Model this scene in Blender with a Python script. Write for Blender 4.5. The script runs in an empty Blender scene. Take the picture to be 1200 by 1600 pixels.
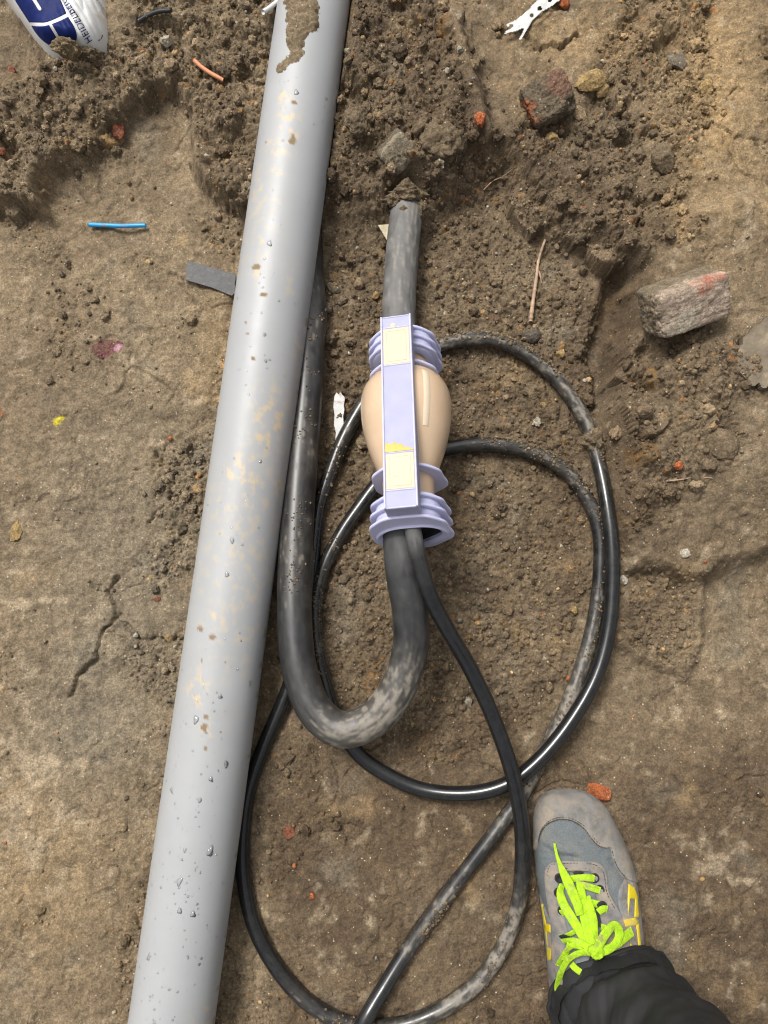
import bpy, math, random
import numpy as np
from mathutils import Vector, Matrix, Euler

SC = bpy.context.scene
COL = SC.collection
RNG = np.random.default_rng(7)
random.seed(7)

# ------------------------------------------------------------------ camera
CAM_H, TILT, FOC = 1.13, math.radians(7.4), 1202.0      # height above the trench floor, tilt from straight down, focal length in photo pixels
cam_d = bpy.data.cameras.new('camera')
cam_d.sensor_fit = 'VERTICAL'
cam_d.sensor_height = 34.6
cam_d.lens = 34.6 * FOC / 1600.0
cam_d.clip_start, cam_d.clip_end = 0.02, 60.0
cam = bpy.data.objects.new('camera', cam_d)
COL.objects.link(cam)
cam.location = (0, 0, CAM_H)
cam.rotation_euler = (TILT, 0, 0)
SC.camera = cam

# ------------------------------------------------------------------ sky, sun, exposure
SUN_EL, SUN_AZ = math.radians(58), math.radians(-38)    # azimuth from +Y towards +X
world = bpy.data.worlds.new('World')
SC.world = world
world.use_nodes = True
wn = world.node_tree
wn.nodes.clear()
sky = wn.nodes.new('ShaderNodeTexSky')
sky.sky_type = 'NISHITA'
sky.sun_disc = False
sky.sun_elevation = SUN_EL
sky.sun_rotation = SUN_AZ
sky.air_density = 1.0
sky.dust_density = 6.0
sky.ozone_density = 1.0
hs = wn.nodes.new('ShaderNodeHueSaturation')            # thin cloud: the blue is washed out
hs.inputs['Saturation'].default_value = 0.16
bg = wn.nodes.new('ShaderNodeBackground')
bg.inputs['Strength'].default_value = 0.082
wo = wn.nodes.new('ShaderNodeOutputWorld')
wn.links.new(sky.outputs[0], hs.inputs['Color'])
wn.links.new(hs.outputs[0], bg.inputs['Color'])
wn.links.new(bg.outputs[0], wo.inputs['Surface'])

sun_d = bpy.data.lights.new('sun', 'SUN')
sun_d.energy = 1.5
sun_d.angle = math.radians(16)
sun_d.color = (1.0, 0.965, 0.91)
sun = bpy.data.objects.new('sun', sun_d)
COL.objects.link(sun)
sdir = Vector((math.sin(SUN_AZ) * math.cos(SUN_EL), math.cos(SUN_AZ) * math.cos(SUN_EL), math.sin(SUN_EL)))
sun.rotation_euler = sdir.to_track_quat('Z', 'Y').to_euler()
sun.location = sdir * 5

SC.view_settings.view_transform = 'Standard'
SC.view_settings.look = 'None'
SC.view_settings.gamma = 1.0
SC.view_settings.exposure = 1.04
SC.view_settings.use_curve_mapping = False
SC.render.engine = 'CYCLES'
SC.cycles.use_denoising = True
SC.cycles.denoising_prefilter = 'NONE'     # keeps the grain of the soil crisp
SC.cycles.filter_width = 1.15

# ------------------------------------------------------------------ measuring: photo pixel <-> place
CT, ST = math.cos(TILT), math.sin(TILT)
def P(u, v, z=0.0):
    a, b = (u - 600.0) / FOC, (800.0 - v) / FOC
    d = (CAM_H - z) / (CT - b * ST)
    return np.array((a * d, d * (ST + b * CT), z))
def UV(x, y, z):
    dz = z - CAM_H
    d = np.maximum(y * ST - dz * CT, 0.05)
    return 600 + FOC * x / d, 800 - FOC * (y * CT + dz * ST) / d

# ------------------------------------------------------------------ noise
_perm = np.random.default_rng(3).permutation(4096)
_ang = np.random.default_rng(4).uniform(0, 2 * np.pi, 4096)
_gx, _gy = np.cos(_ang), np.sin(_ang)
def pn(x, y, seed=0):
    xi, yi = np.floor(x).astype(np.int64), np.floor(y).astype(np.int64)
    xf, yf = x - xi, y - yi
    def g(ix, iy, fx, fy):
        h = _perm[(_perm[(ix + seed * 131) & 4095] + iy) & 4095]
        return _gx[h] * fx + _gy[h] * fy
    a = xf * xf * xf * (xf * (xf * 6 - 15) + 10)
    b = yf * yf * yf * (yf * (yf * 6 - 15) + 10)
    n0 = g(xi, yi, xf, yf) * (1 - a) + g(xi + 1, yi, xf - 1, yf) * a
    n1 = g(xi, yi + 1, xf, yf - 1) * (1 - a) + g(xi + 1, yi + 1, xf - 1, yf - 1) * a
    return (n0 * (1 - b) + n1 * b) * 1.5
def fbm(x, y, scale, octs=3, seed=0, gain=0.5):
    s, a, t = 0, 1.0, 0
    for o in range(octs):
        s = s + a * pn(x * scale * 2 ** o + 17.3 * o, y * scale * 2 ** o - 9.1 * o, seed + o)
        t += a
        a *= gain
    return s / t
def sstep(a, b, x):
    t = np.clip((x - a) / (b - a), 0, 1)
    return t * t * (3 - 2 * t)
def worley(x, y, scale, seed=0):
    x, y = x * scale, y * scale
    xi, yi = np.floor(x).astype(np.int64), np.floor(y).astype(np.int64)
    f1 = np.full(x.shape, 9.0); f2 = f1.copy()
    for i in (-1, 0, 1):
        for j in (-1, 0, 1):
            h = _perm[(_perm[(xi + i + seed * 57) & 4095] + yi + j) & 4095]
            px = xi + i + 0.5 + 0.46 * _gx[h]
            py = yi + j + 0.5 + 0.46 * _gy[h]
            d = np.hypot(x - px, y - py)
            f2 = np.minimum(f2, np.maximum(f1, d))
            f1 = np.minimum(f1, d)
    return f1, f2

# masks drawn in the photo's pixel grid, looked up for points of the ground
U0, V0, UVS = -160.0, -160.0, 5.0
_uu, _vv = np.meshgrid(np.arange(U0, 1365, UVS), np.arange(V0, 1765, UVS))
def seg_dist(pts, closed):
    best = np.full(_uu.shape, 1e9)
    n = len(pts)
    for i in range(n if closed else n - 1):
        (ax, ay), (bx, by) = pts[i], pts[(i + 1) % n]
        dx, dy = bx - ax, by - ay
        t = np.clip(((_uu - ax) * dx + (_vv - ay) * dy) / (dx * dx + dy * dy + 1e-9), 0, 1)
        best = np.minimum(best, np.hypot(_uu - ax - t * dx, _vv - ay - t * dy))
    return best
def poly_sdf(pts):
    d = seg_dist(pts, True)
    ins = np.zeros(_uu.shape, bool)
    n = len(pts)
    for i in range(n):
        (ax, ay), (bx, by) = pts[i], pts[(i + 1) % n]
        c = ((ay > _vv) != (by > _vv)) & (_uu < (bx - ax) * (_vv - ay) / ((by - ay) or 1e-9) + ax)
        ins ^= c
    return np.where(ins, d, -d)          # positive inside
def look(img, u, v):
    a = np.clip((u - U0) / UVS, 0, img.shape[1] - 1.001)
    b = np.clip((v - V0) / UVS, 0, img.shape[0] - 1.001)
    i, j = a.astype(int), b.astype(int)
    a, b = a - i, b - j
    return (img[j, i] * (1 - a) + img[j, i + 1] * a) * (1 - b) + (img[j + 1, i] * (1 - a) + img[j + 1, i + 1] * a) * b
def in_poly(u, v, pts):
    ins = np.zeros(np.shape(u), bool)
    n = len(pts)
    for i in range(n):
        (ax, ay), (bx, by) = pts[i], pts[(i + 1) % n]
        ins ^= ((ay > v) != (by > v)) & (u < (bx - ax) * (v - ay) / ((by - ay) or 1e-9) + ax)
    return ins

# ------------------------------------------------------------------ mesh helpers
def tag(o, label=None, cat=None, group=None, kind=None):
    for k, val in (('label', label), ('category', cat), ('group', group), ('kind', kind)):
        if val:
            o[k] = val
    return o
def mesh_obj(name, verts, faces, mat=None, parent=None, smooth=True, attrs=None, mats=None, mat_idx=None):
    """verts (N,3); faces: (M,3) or (M,4) array, or a list of tuples"""
    me = bpy.data.meshes.new(name)
    verts = np.asarray(verts, dtype=np.float32)
    if isinstance(faces, np.ndarray):
        k = faces.shape[1]
        me.vertices.add(len(verts))
        me.vertices.foreach_set('co', verts.ravel())
        me.loops.add(faces.size)
        me.loops.foreach_set('vertex_index', faces.astype(np.int32).ravel())
        me.polygons.add(len(faces))
        me.polygons.foreach_set('loop_start', np.arange(0, faces.size, k, dtype=np.int32))
        me.update(calc_edges=True)
    else:
        me.from_pydata([tuple(map(float, q)) for q in verts], [], [tuple(map(int, f)) for f in faces])
        me.update()
    for m in (mats or ([mat] if mat else [])):
        me.materials.append(m)
    if mat_idx is not None:
        me.polygons.foreach_set('material_index', np.asarray(mat_idx, np.int32))
    me.polygons.foreach_set('use_smooth', np.full(len(me.polygons), smooth))
    for k, val in (attrs or {}).items():
        val = np.asarray(val, np.float32)
        if val.ndim == 2:
            at = me.attributes.new(k, 'FLOAT_COLOR', 'POINT')
            at.data.foreach_set('color', np.c_[val, np.ones(len(val))].astype(np.float32).ravel())
        else:
            at = me.attributes.new(k, 'FLOAT', 'POINT')
            at.data.foreach_set('value', val)
    o = bpy.data.objects.new(name, me)
    COL.objects.link(o)
    if parent is not None:
        o.parent = parent
    return o
def empty(name, loc=(0, 0, 0)):
    o = bpy.data.objects.new(name, None)
    o.empty_display_size = 0.05
    COL.objects.link(o)
    o.location = [float(c) for c in loc]
    return o
def grid_faces(nr, nc, wrap=False):
    r = np.arange(nr - 1)[:, None]
    c = np.arange(nc if wrap else nc - 1)[None, :]
    c2 = (c + 1) % nc
    return np.stack([r * nc + c, r * nc + c2, (r + 1) * nc + c2, (r + 1) * nc + c], -1).reshape(-1, 4)
def spline(pts, step):
    """centripetal-like Catmull-Rom through pts (N,D), resampled at even spacing"""
    p = np.asarray(pts, float)
    p = np.vstack([2 * p[0] - p[1], p, 2 * p[-1] - p[-2]])
    out = []
    t = np.linspace(0, 1, 24, endpoint=False)[:, None]
    for i in range(1, len(p) - 2):
        a, b, c, d = p[i - 1], p[i], p[i + 1], p[i + 2]
        out.append(0.5 * (2 * b + (c - a) * t + (2 * a - 5 * b + 4 * c - d) * t ** 2 + (3 * b - a - 3 * c + d) * t ** 3))
    out = np.vstack(out + [p[-2:-1]])
    L = np.r_[0, np.cumsum(np.linalg.norm(np.diff(out[:, :3], axis=0), axis=1))]
    n = max(3, int(L[-1] / step) + 1)
    s = np.linspace(0, L[-1], n)
    return np.stack([np.interp(s, L, out[:, k]) for k in range(out.shape[1])], 1), s
def frames(path, up=(0, 0, 1)):
    t = np.gradient(path, axis=0)
    t /= np.linalg.norm(t, axis=1)[:, None] + 1e-12
    side = np.cross(t, np.asarray(up, float))
    side /= np.linalg.norm(side, axis=1)[:, None] + 1e-12
    nrm = np.cross(side, t)
    return t, side, nrm
def tube(path, rad, seg=16, flat=1.0, caps=True):
    """swept round (flat=1) or flattened section; returns verts, quads-list, arc angle, index along"""
    t, side, nrm = frames(path)
    n = len(path)
    rad = np.broadcast_to(np.asarray(rad, float), (n,))
    a = np.linspace(0, 2 * np.pi, seg, endpoint=False)
    V = path[:, None] + rad[:, None, None] * (np.cos(a)[None, :, None] * side[:, None] + flat * np.sin(a)[None, :, None] * nrm[:, None])
    F = [tuple(f) for f in grid_faces(n, seg, True)]
    V = V.reshape(-1, 3)
    if caps:
        F.append(tuple(range(seg - 1, -1, -1)) [::-1])
        F.append(tuple(range((n - 1) * seg, n * seg))[::-1])
    return V, F, np.tile(a, n), np.repeat(np.arange(n), seg)

# ------------------------------------------------------------------ materials
def new_mat(name):
    m = bpy.data.materials.new(name)
    m.use_nodes = True
    nt = m.node_tree
    return m, nt, nt.nodes['Principled BSDF']
def N(nt, kind, **kw):
    n = nt.nodes.new(kind)
    for k, val in kw.items():
        if k in n.inputs:
            n.inputs[k].default_value = val
        else:
            setattr(n, k, val)
    return n
def ramp(nt, src, stops):
    r = nt.nodes.new('ShaderNodeValToRGB')
    el = r.color_ramp.elements
    while len(el) < len(stops):
        el.new(0.5)
    for e, (pos, c) in zip(el, stops):
        e.position = pos
        e.color = (c, c, c, 1) if not isinstance(c, tuple) else (*c, 1)
    nt.links.new(src, r.inputs[0])
    return r.outputs[0]
def mixc(nt, fac, a, b, mode='MIX'):
    m = nt.nodes.new('ShaderNodeMix')
    m.data_type = 'RGBA'
    m.blend_type = mode
    for sock, val in ((m.inputs[0], fac), (m.inputs[6], a), (m.inputs[7], b)):
        if hasattr(val, 'is_linked') or hasattr(val, 'links'):
            nt.links.new(val, sock)
        elif isinstance(val, (int, float)):
            sock.default_value = val
        else:
            sock.default_value = (*val, 1)
    return m.outputs[2]
def noise(nt, scale, detail=3, rough=0.6, coord=None, dist=0.0):
    n = N(nt, 'ShaderNodeTexNoise', Scale=scale, Detail=detail, Roughness=rough, Distortion=dist)
    if coord is not None:
        nt.links.new(coord, n.inputs['Vector'])
    return n.outputs[0]
def bump(nt, b, height, strength, dist):
    bp = N(nt, 'ShaderNodeBump', Strength=strength, Distance=dist)
    nt.links.new(height, bp.inputs['Height'])
    nt.links.new(bp.outputs[0], b.inputs['Normal'])
    return bp
def objcoord(nt):
    return nt.nodes.new('ShaderNodeTexCoord').outputs['Object']
def attr(nt, name):
    a = nt.nodes.new('ShaderNodeAttribute')
    a.attribute_name = name
    return a
def simple_mat(name, color, rough=0.6, var=0.25, vscale=60, bscale=250, bstr=0.25, bdist=0.001, dirt=None, dirt_amt=0.0, dscale=25, spec=0.5):
    """procedural paint/plastic/cloth: mottled colour, fine relief, optional patches of dirt"""
    m, nt, b = new_mat(name)
    co = objcoord(nt)
    f = noise(nt, vscale, 4, 0.6, co)
    c = mixc(nt, ramp(nt, f, [(0.3, 0.0), (0.7, 1.0)]), tuple(x * (1 - var) for x in color), tuple(min(1, x * (1 + var)) for x in color))
    b.inputs['Roughness'].default_value = rough
    b.inputs['Specular IOR Level'].default_value = spec
    if dirt:
        d = noise(nt, dscale, 6, 0.65, co, 0.4)
        fac = ramp(nt, d, [(0.62 - 0.3 * dirt_amt, 0.0), (0.72 - 0.2 * dirt_amt, 1.0)])
        c = mixc(nt, fac, c, dirt)
        rr = N(nt, 'ShaderNodeMapRange')
        nt.links.new(fac, rr.inputs[0])
        rr.inputs['To Min'].default_value = rough
        rr.inputs['To Max'].default_value = 0.92
        nt.links.new(rr.outputs[0], b.inputs['Roughness'])
    nt.links.new(c, b.inputs['Base Color'])
    if bstr:
        bump(nt, b, noise(nt, bscale, 4, 0.6, co), bstr, bdist)
    return m

# soil: colour comes per vertex, fine grain and relief from noise
def soil_mat(name, attr_name='col'):
    m, nt, b = new_mat(name)
    co = objcoord(nt)
    col = attr(nt, attr_name).outputs['Color']
    g1 = ramp(nt, noise(nt, 330, 8, 0.82, co), [(0.35, 0.50), (0.5, 0.93), (0.63, 1.48)])
    g2 = ramp(nt, noise(nt, 90, 4, 0.7, co), [(0.36, 0.76), (0.64, 1.22)])
    c = mixc(nt, 1.0, col, g1, 'MULTIPLY')
    c = mixc(nt, 1.0, c, g2, 'MULTIPLY')
    # pale mineral grains and rusty grains
    vo = N(nt, 'ShaderNodeTexVoronoi', Scale=260.0)
    nt.links.new(co, vo.inputs['Vector'])
    sep = nt.nodes.new('ShaderNodeSeparateColor')
    nt.links.new(vo.outputs['Color'], sep.inputs[0])
    near = ramp(nt, vo.outputs['Distance'], [(0.20, 1.0), (0.34, 0.0)])
    rare = ramp(nt, sep.outputs[0], [(0.962, 0.0), (0.97, 1.0)])
    mm = N(nt, 'ShaderNodeMath', operation='MULTIPLY')
    nt.links.new(near, mm.inputs[0]); nt.links.new(rare, mm.inputs[1])
    grain = mixc(nt, ramp(nt, sep.outputs[1], [(0.75, 0.0), (0.8, 1.0)]), (0.50, 0.42, 0.29), (0.42, 0.19, 0.07))
    c = mixc(nt, mm.outputs[0], c, grain)
    nt.links.new(c, b.inputs['Base Color'])
    wet = attr(nt, 'wet').outputs['Fac']
    rr = N(nt, 'ShaderNodeMapRange')
    nt.links.new(wet, rr.inputs[0])
    rr.inputs['To Min'].default_value = 0.95
    rr.inputs['To Max'].default_value = 0.62
    nt.links.new(rr.outputs[0], b.inputs['Roughness'])
    b.inputs['Specular IOR Level'].default_value = 0.3
    bump(nt, b, noise(nt, 430, 6, 0.78, co), 0.9, 0.0030)
    return m
M_SOIL = soil_mat('soil')

# ------------------------------------------------------------------ where the long things lie (needed to bed them in the ground)
PIPE_R = 0.055
_pa, _pb = P(268, 1600, PIPE_R), P(491.5, 0, PIPE_R)
_pd = (_pb - _pa) / np.linalg.norm(_pb - _pa)
PIPE_A, PIPE_B = _pa - _pd * 0.45, _pb + _pd * 0.55
THIN_R, THICK_R = 0.0106, 0.0242
THIN = [(638,790,.157),(646,832,.157),(654,870,.150),(672,930,.132),(700,985,.112),(735,1045,.088),(770,1120,.072),(798,1200,.061),(814,1280,.046),(816,1350,.030),(808,1420,.019),(780,1490,.013),(732,1548,.012),(672,1586,.012),(610,1604,.012),(545,1600,.012),(483,1568,.012),(432,1512,.012),(397,1445,.012),(381,1370,.012),(380,1300,.012),(390,1230,.012),(415,1160,.012),(447,1085,.012),(468,1020,.012),(480,960,.012),(488,880,.012),(497,800,.012),(512,750,.012),(535,690,.012),(562,640,.012),(595,590,.012),(640,553,.012),(690,538,.013),(740,529,.014),(790,537,.014),(840,565,.014),(885,610,.014),(918,665,.014),(936,725,.016),(948,785,.026),(956,850,.030),(957,920,.030),(950,990,.030),(930,1060,.032),(890,1130,.034),(840,1190,.036),(790,1226,.034),(730,1240,.026),(660,1234,.016),(600,1208,.012),(555,1173,.012),(525,1120,.012),(505,1060,.012),(494,1000,.012),(493,940,.012),(505,890,.012),(530,840,.012),(560,795,.012),(600,745,.012),(650,712,.012),(700,701,.012),(750,694,.012),(800,698,.012),(850,714,.012),(890,742,.012),(919,782,.012),(936,830,.012),(938,890,.012),(930,960,.012),(913,1030,.012),(883,1110,.012),(850,1176,.012),(820,1232,.012),(790,1278,.012),(740,1345,.012),(690,1410,.012),(640,1480,.014),(602,1540,.022),(568,1598,.034),(535,1670,.026),(500,1740,.014)]
THICK_LOW = [(632,785,.128),(627,832,.126),(631,895,.118),(641,955,.108),(641,1015,.094),(622,1075,.086),(585,1122,.076),(535,1140,.070),(494,1112,.066),(471,1058,.063),(462,1000,.060),(460,930,.056),(462,860,.050),(466,780,.043),(472,700,.037),(478,620,.032),(482,540,.028),(486,490,.024),(482,440,.016),(478,380,.008),(474,330,.000)]
THICK_TOP = [(652,240,-.050),(643,285,-.006),(637,320,.024),(633,350,.034),(628,400,.038),(624,460,.042),(623,520,.048),(628,575,.056)]
def world_path(lst, step):
    return spline([P(*q) for q in lst], step)
THIN_PATH, THIN_S = world_path(THIN, 0.002)
LOW_PATH, LOW_S = world_path(THICK_LOW, 0.002)
TOP_PATH, TOP_S = world_path(THICK_TOP, 0.002)

# ------------------------------------------------------------------ ground
STEP = 0.0018
DX0, DX1, DY0, DY1 = -0.68, 0.68, -0.72, 0.98
def axis(a, b):
    core = np.arange(a, b, STEP)
    grow = STEP * 1.32 ** np.arange(1, 40)
    out = np.cumsum(grow)
    out = out[out < 7.0]
    return np.r_[a - out[::-1], core, core[-1] + out], len(out), len(core)
GX, OX, NX = axis(DX0, DX1)
GY, OY, NY = axis(DY0, DY1)
X, Y = np.meshgrid(GX, GY)
_sx, _sy = np.r_[GX[::5], GX[-1]], np.r_[GY[::5], GY[-1]]
_SX, _SY = np.meshgrid(_sx, _sy)
_cx = np.clip(np.searchsorted(_sx, GX, 'right') - 1, 0, len(_sx) - 2); _fx = ((GX - _sx[_cx]) / np.maximum(_sx[_cx + 1] - _sx[_cx], 1e-9))[None, :]
_cy = np.clip(np.searchsorted(_sy, GY, 'right') - 1, 0, len(_sy) - 2); _fy = ((GY - _sy[_cy]) / np.maximum(_sy[_cy + 1] - _sy[_cy], 1e-9))[:, None]
def lo(scale, octs, seed):
    """smooth noise over the ground, worked out on every fifth row and column"""
    c = fbm(_SX, _SY, scale, octs, seed)
    r = c[_cy] * (1 - _fy) + c[_cy + 1] * _fy
    return r[:, _cx] * (1 - _fx) + r[:, _cx + 1] * _fx
u3, v3 = UV(X, Y, 0.03)
far_d = np.maximum(np.maximum(X - DX1, DX0 - X), np.maximum(Y - DY1, DY0 - Y))
far = sstep(0.02, 0.55, far_d)
core = 1 - sstep(0.0, 0.05, far_d)            # fine relief ends where the photo does; beyond, the soil is plain
wu = lo(9, 3, 11) * 26
wv = lo(9, 3, 21) * 26
wu2 = fbm(X, Y, 45, 3, 31) * 9
wv2 = fbm(X, Y, 45, 3, 41) * 9
uw, vw = u3 + wu + 0.4 * wu2, v3 + wv + 0.4 * wv2
us, vs = u3 + wu * 0.25 + wu2 * 0.6, v3 + wv * 0.25 + wv2 * 0.6

def region(pts, w, warp=1):
    d = look(poly_sdf(pts), uw if warp else us, vw if warp else vs)
    return sstep(-w, w, d)
mound_left = region([(-400,318),(0,318),(62,322),(52,285),(75,254),(125,238),(165,205),(198,162),(235,131),(275,134),(299,170),(297,220),(305,268),(340,305),(400,320),(440,300),(440,-500),(-400,-500)], 9, 0)
mound_mid = region([(400,-500),(400,300),(470,300),(520,300),(590,318),(660,322),(720,285),(790,250),(850,330),(920,395),(1000,410),(1600,380),(1600,-500)], 36)
mound_high = region([(540,-300),(545,120),(560,240),(650,250),(720,210),(745,215),(735,120),(690,40),(650,-300)], 28)
bank = region([(955,400),(985,470),(978,560),(950,640),(938,690),(962,800),(985,882),(1090,905),(1180,870),(1700,820),(1700,330),(1000,350)], 20)
bank = bank * (1 - 0.55 * sstep(700, 880, vw) * (u3 > 900))
ledge = region([(965,870),(1000,880),(1110,890),(1110,1000),(1085,1066),(1030,1040),(962,1003)], 9, 0)
slab = region([(-500,290),(300,330),(372,420),(335,520),(318,640),(232,700),(228,840),(170,895),(176,975),(105,1060),(215,1075),(262,1130),(245,1300),(215,1500),(180,1900),(-500,1900)], 5, 0)
gouge = region([(955,420),(992,440),(985,520),(965,600),(940,610),(930,540)], 16)
print1 = region([(225,150),(262,145),(284,178),(284,235),(250,330),(190,360),(165,300),(190,220)], 18, 0)
hollow = region([(-200,-20),(8,-10),(50,60),(72,95),(55,125),(0,140),(-200,140)], 14, 0)
print2 = region([(62,290),(85,268),(140,255),(160,280),(120,350),(70,345)], 14, 0)
BASE = 0.046 * mound_left + 0.060 * mound_mid * (1 - mound_left) + 0.022 * mound_high + 0.078 * bank * (1 - 0.65 * mound_mid) + 0.012 * ledge + 0.003 * slab - 0.034 * gouge - 0.008 * print1 - 0.007 * print2 - 0.030 * hollow
BASE = BASE * (1 - far) + far * (0.05 + 0.03 * lo(1.3, 3, 5))
BASE += 0.030 * np.exp(-((u3 - 643) / 44) ** 2 - ((v3 - 286) / 28) ** 2)
BASE += 0.010 * lo(3.2, 2, 51) + 0.0045 * lo(12, 2, 61)
Z = BASE.copy()

# where the soil is loose and crumbly (1) or trodden flat (0)
def soft(pts, w=18):
    return sstep(-w, w, look(poly_sdf(pts), uw, vw))
crumb = np.zeros_like(X)
for pts, wgt in (
    ([(500,330),(600,330),(660,330),(760,290),(850,380),(950,480),(930,640),(925,700),(935,900),(905,1050),(830,1150),(740,1195),(640,1195),(560,1140),(500,1090),(470,700),(500,500)], 0.8),
    ([(525,-200),(690,-200),(690,60),(705,110),(745,230),(800,310),(650,335),(515,310)], 1.0),
    ([(-200,120),(20,130),(200,60),(300,-200),(430,-200),(425,330),(330,305),(290,150),(200,150),(150,240),(60,265),(45,330),(-200,320)], 1.0),
    ([(930,120),(1060,-200),(1110,-200),(1105,200),(1050,300),(1075,400),(960,430),(850,390),(790,310),(770,235),(830,180),(900,190)], 1.0),
    ([(985,540),(1060,525),(1140,550),(1165,600),(1110,660),(1150,700),(1050,790),(965,850),(940,700)], 0.9),
    ([(985,880),(1085,895),(1095,1000),(1085,1055),(975,995)], 0.9),
    ([(232,720),(318,650),(372,450),(400,450),(330,900),(215,915),(240,830)], 1.0),
    ([(190,1000),(300,960),(275,1130),(190,1070)], 0.8),
    ([(80,440),(140,420),(150,560),(60,580)], 0.5),
    ([(360,1130),(480,1130),(540,1290),(430,1420),(385,1320),(385,1250)], 0.5),
    ([(160,1480),(230,1330),(260,1330),(220,1600),(160,1600)], 0.6),
    ([(1165,-200),(1400,-200),(1400,330),(1185,300)], 0.8),
    ([(330,1500),(420,1540),(460,1700),(330,1700)], 0.6),
    ([(1110,1260),(1180,1230),(1230,1270),(1190,1310),(1120,1300)], 0.5),
    ([(300,320),(420,310),(400,430),(360,410),(300,370)], 0.6)):
    crumb = np.maximum(crumb, wgt * soft(pts))
crumb = np.clip(crumb * (1.0 + 0.5 * lo(16, 3, 71)), 0, 1)
crumb = np.maximum(crumb, 0.42 * sstep(0.12, 0.5, lo(10, 3, 81))) * (1 - far)
crumb *= 1 - 0.9 * np.exp(-(look(seg_dist([(684,0),(697,60),(720,130),(750,205)], False), us, vs) / 11) ** 2)
_pdist = np.abs((X - PIPE_A[0]) * _pd[1] - (Y - PIPE_A[1]) * _pd[0])
crumb = np.maximum(crumb, 0.75 * np.exp(-((_pdist - PIPE_R - 0.004) / 0.016) ** 2) * sstep(-.15, .35, lo(14, 3, 83)) * (1 - far))
flat = 1 - crumb

# trodden soil: low lumps, scuffs, fine grain
Z += flat * (0.0036 * fbm(X, Y, 34, 3, 91) + 0.0019 * fbm(X, Y, 120, 2, 101))
# boot-scuffed terraces: steps where the sticky surface tore
ter = lo(17, 4, 111)
Z += flat * 0.0022 * (sstep(0.10, 0.13, ter) * sstep(0.0, 0.3, lo(6, 2, 445)) + sstep(-0.22, -0.20, ter) * sstep(0.0, 0.3, lo(5, 2, 447)))
# shrinkage cracks
f1, f2 = worley(X + 0.02 * lo(20, 3, 121), Y + 0.02 * lo(20, 3, 131), 10.5, 2)
crk = (1 - sstep(0.0, 0.035, f2 - f1)) * sstep(0.12, 0.4, lo(7, 2, 141)) * flat
Z -= 0.005 * crk
CRACKS = [([(168,895),(160,935),(176,962),(150,985),(140,1030),(112,1058),(100,1090)], 5, .012), ([(170,900),(190,890),(232,868),(240,850)], 3, .006), ([(174,968),(215,1000),(245,1002),(290,998)], 4, .010), ([(150,985),(195,1000)], 3, .006),
    ([(232,700),(258,735),(255,780),(228,805),(222,820)], 4, .011), ([(200,725),(240,715),(252,690)], 3, .006), ([(222,760),(256,745)], 2.5, .005), ([(0,1078),(14,1080),(35,1098)], 3, .006),
    ([(310,70),(318,115),(330,140),(322,175),(310,178)], 4, .010), ([(815,75),(840,97),(868,95),(895,75)], 4, .012), ([(1100,210),(1130,235),(1165,240),(1200,238)], 4, .008), ([(1165,245),(1180,258),(1200,255)], 3, .006),
    ([(560,1310),(590,1350),(625,1400),(635,1430)], 2.5, .004), ([(545,1310),(565,1370),(572,1450)], 2.5, .003), ([(660,1275),(700,1310),(735,1335)], 3, .005), ([(620,1570),(625,1600)], 3, .006),
    ([(1105,1420),(1110,1480),(1105,1520),(1115,1560)], 3, .004), ([(1115,1440),(1130,1470),(1160,1485)], 3, .004), ([(975,1310),(990,1330),(995,1350)], 2.5, .004), ([(185,1065),(215,1040),(235,1010)], 3, .006), ([(205,385),(240,408),(280,425)], 4, .007),
    ([(1020,1010),(1085,1058)], 4, .006), ([(1150,580),(1170,600),(1175,606)], 3, .010), ([(540,1545),(560,1548),(580,1530)], 2.5, .004), ([(40,200),(20,190),(0,200)], 3, .006), ([(330,140),(350,145),(365,120)], 3, .008), ([(640,1350),(655,1380),(640,1400)], 2, .003)]
jag = 2.2 * pn(X * 110, Y * 110, 441)
for pts, w, dep in CRACKS:
    d = look(seg_dist(pts, False), u3 + wu2 * 0.9 + jag, v3 + wv2 * 0.9 - jag)
    Z -= 0.9 * dep * (1 - sstep(0.2 * w, 0.85 * w, d)) * (0.6 + 0.6 * sstep(-0.4, 0.4, lo(60, 2, 151)))
# drawn-up ridges pressed by boots
for pts, w, hgt in (([(684,-20),(697,60),(720,130),(750,205),(760,230)], 12, .020), ([(965,790),(985,860),(1050,880)], 9, .006), ([(60,322),(30,318),(0,324)], 6, .006), ([(200,385),(250,412),(300,428)], 6, .004)):
    d = look(seg_dist(pts, False), us, vs)
    Z += hgt * np.exp(-(d / w) ** 2)
# a lifted crust plate by the top edge, another at the right edge
for pts, hgt in (([(800,62),(830,92),(870,94),(900,68),(880,40),(830,45)], .006),):
    d = look(poly_sdf(pts), us, vs)
    Z += hgt * sstep(-3, 3, d)

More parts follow.
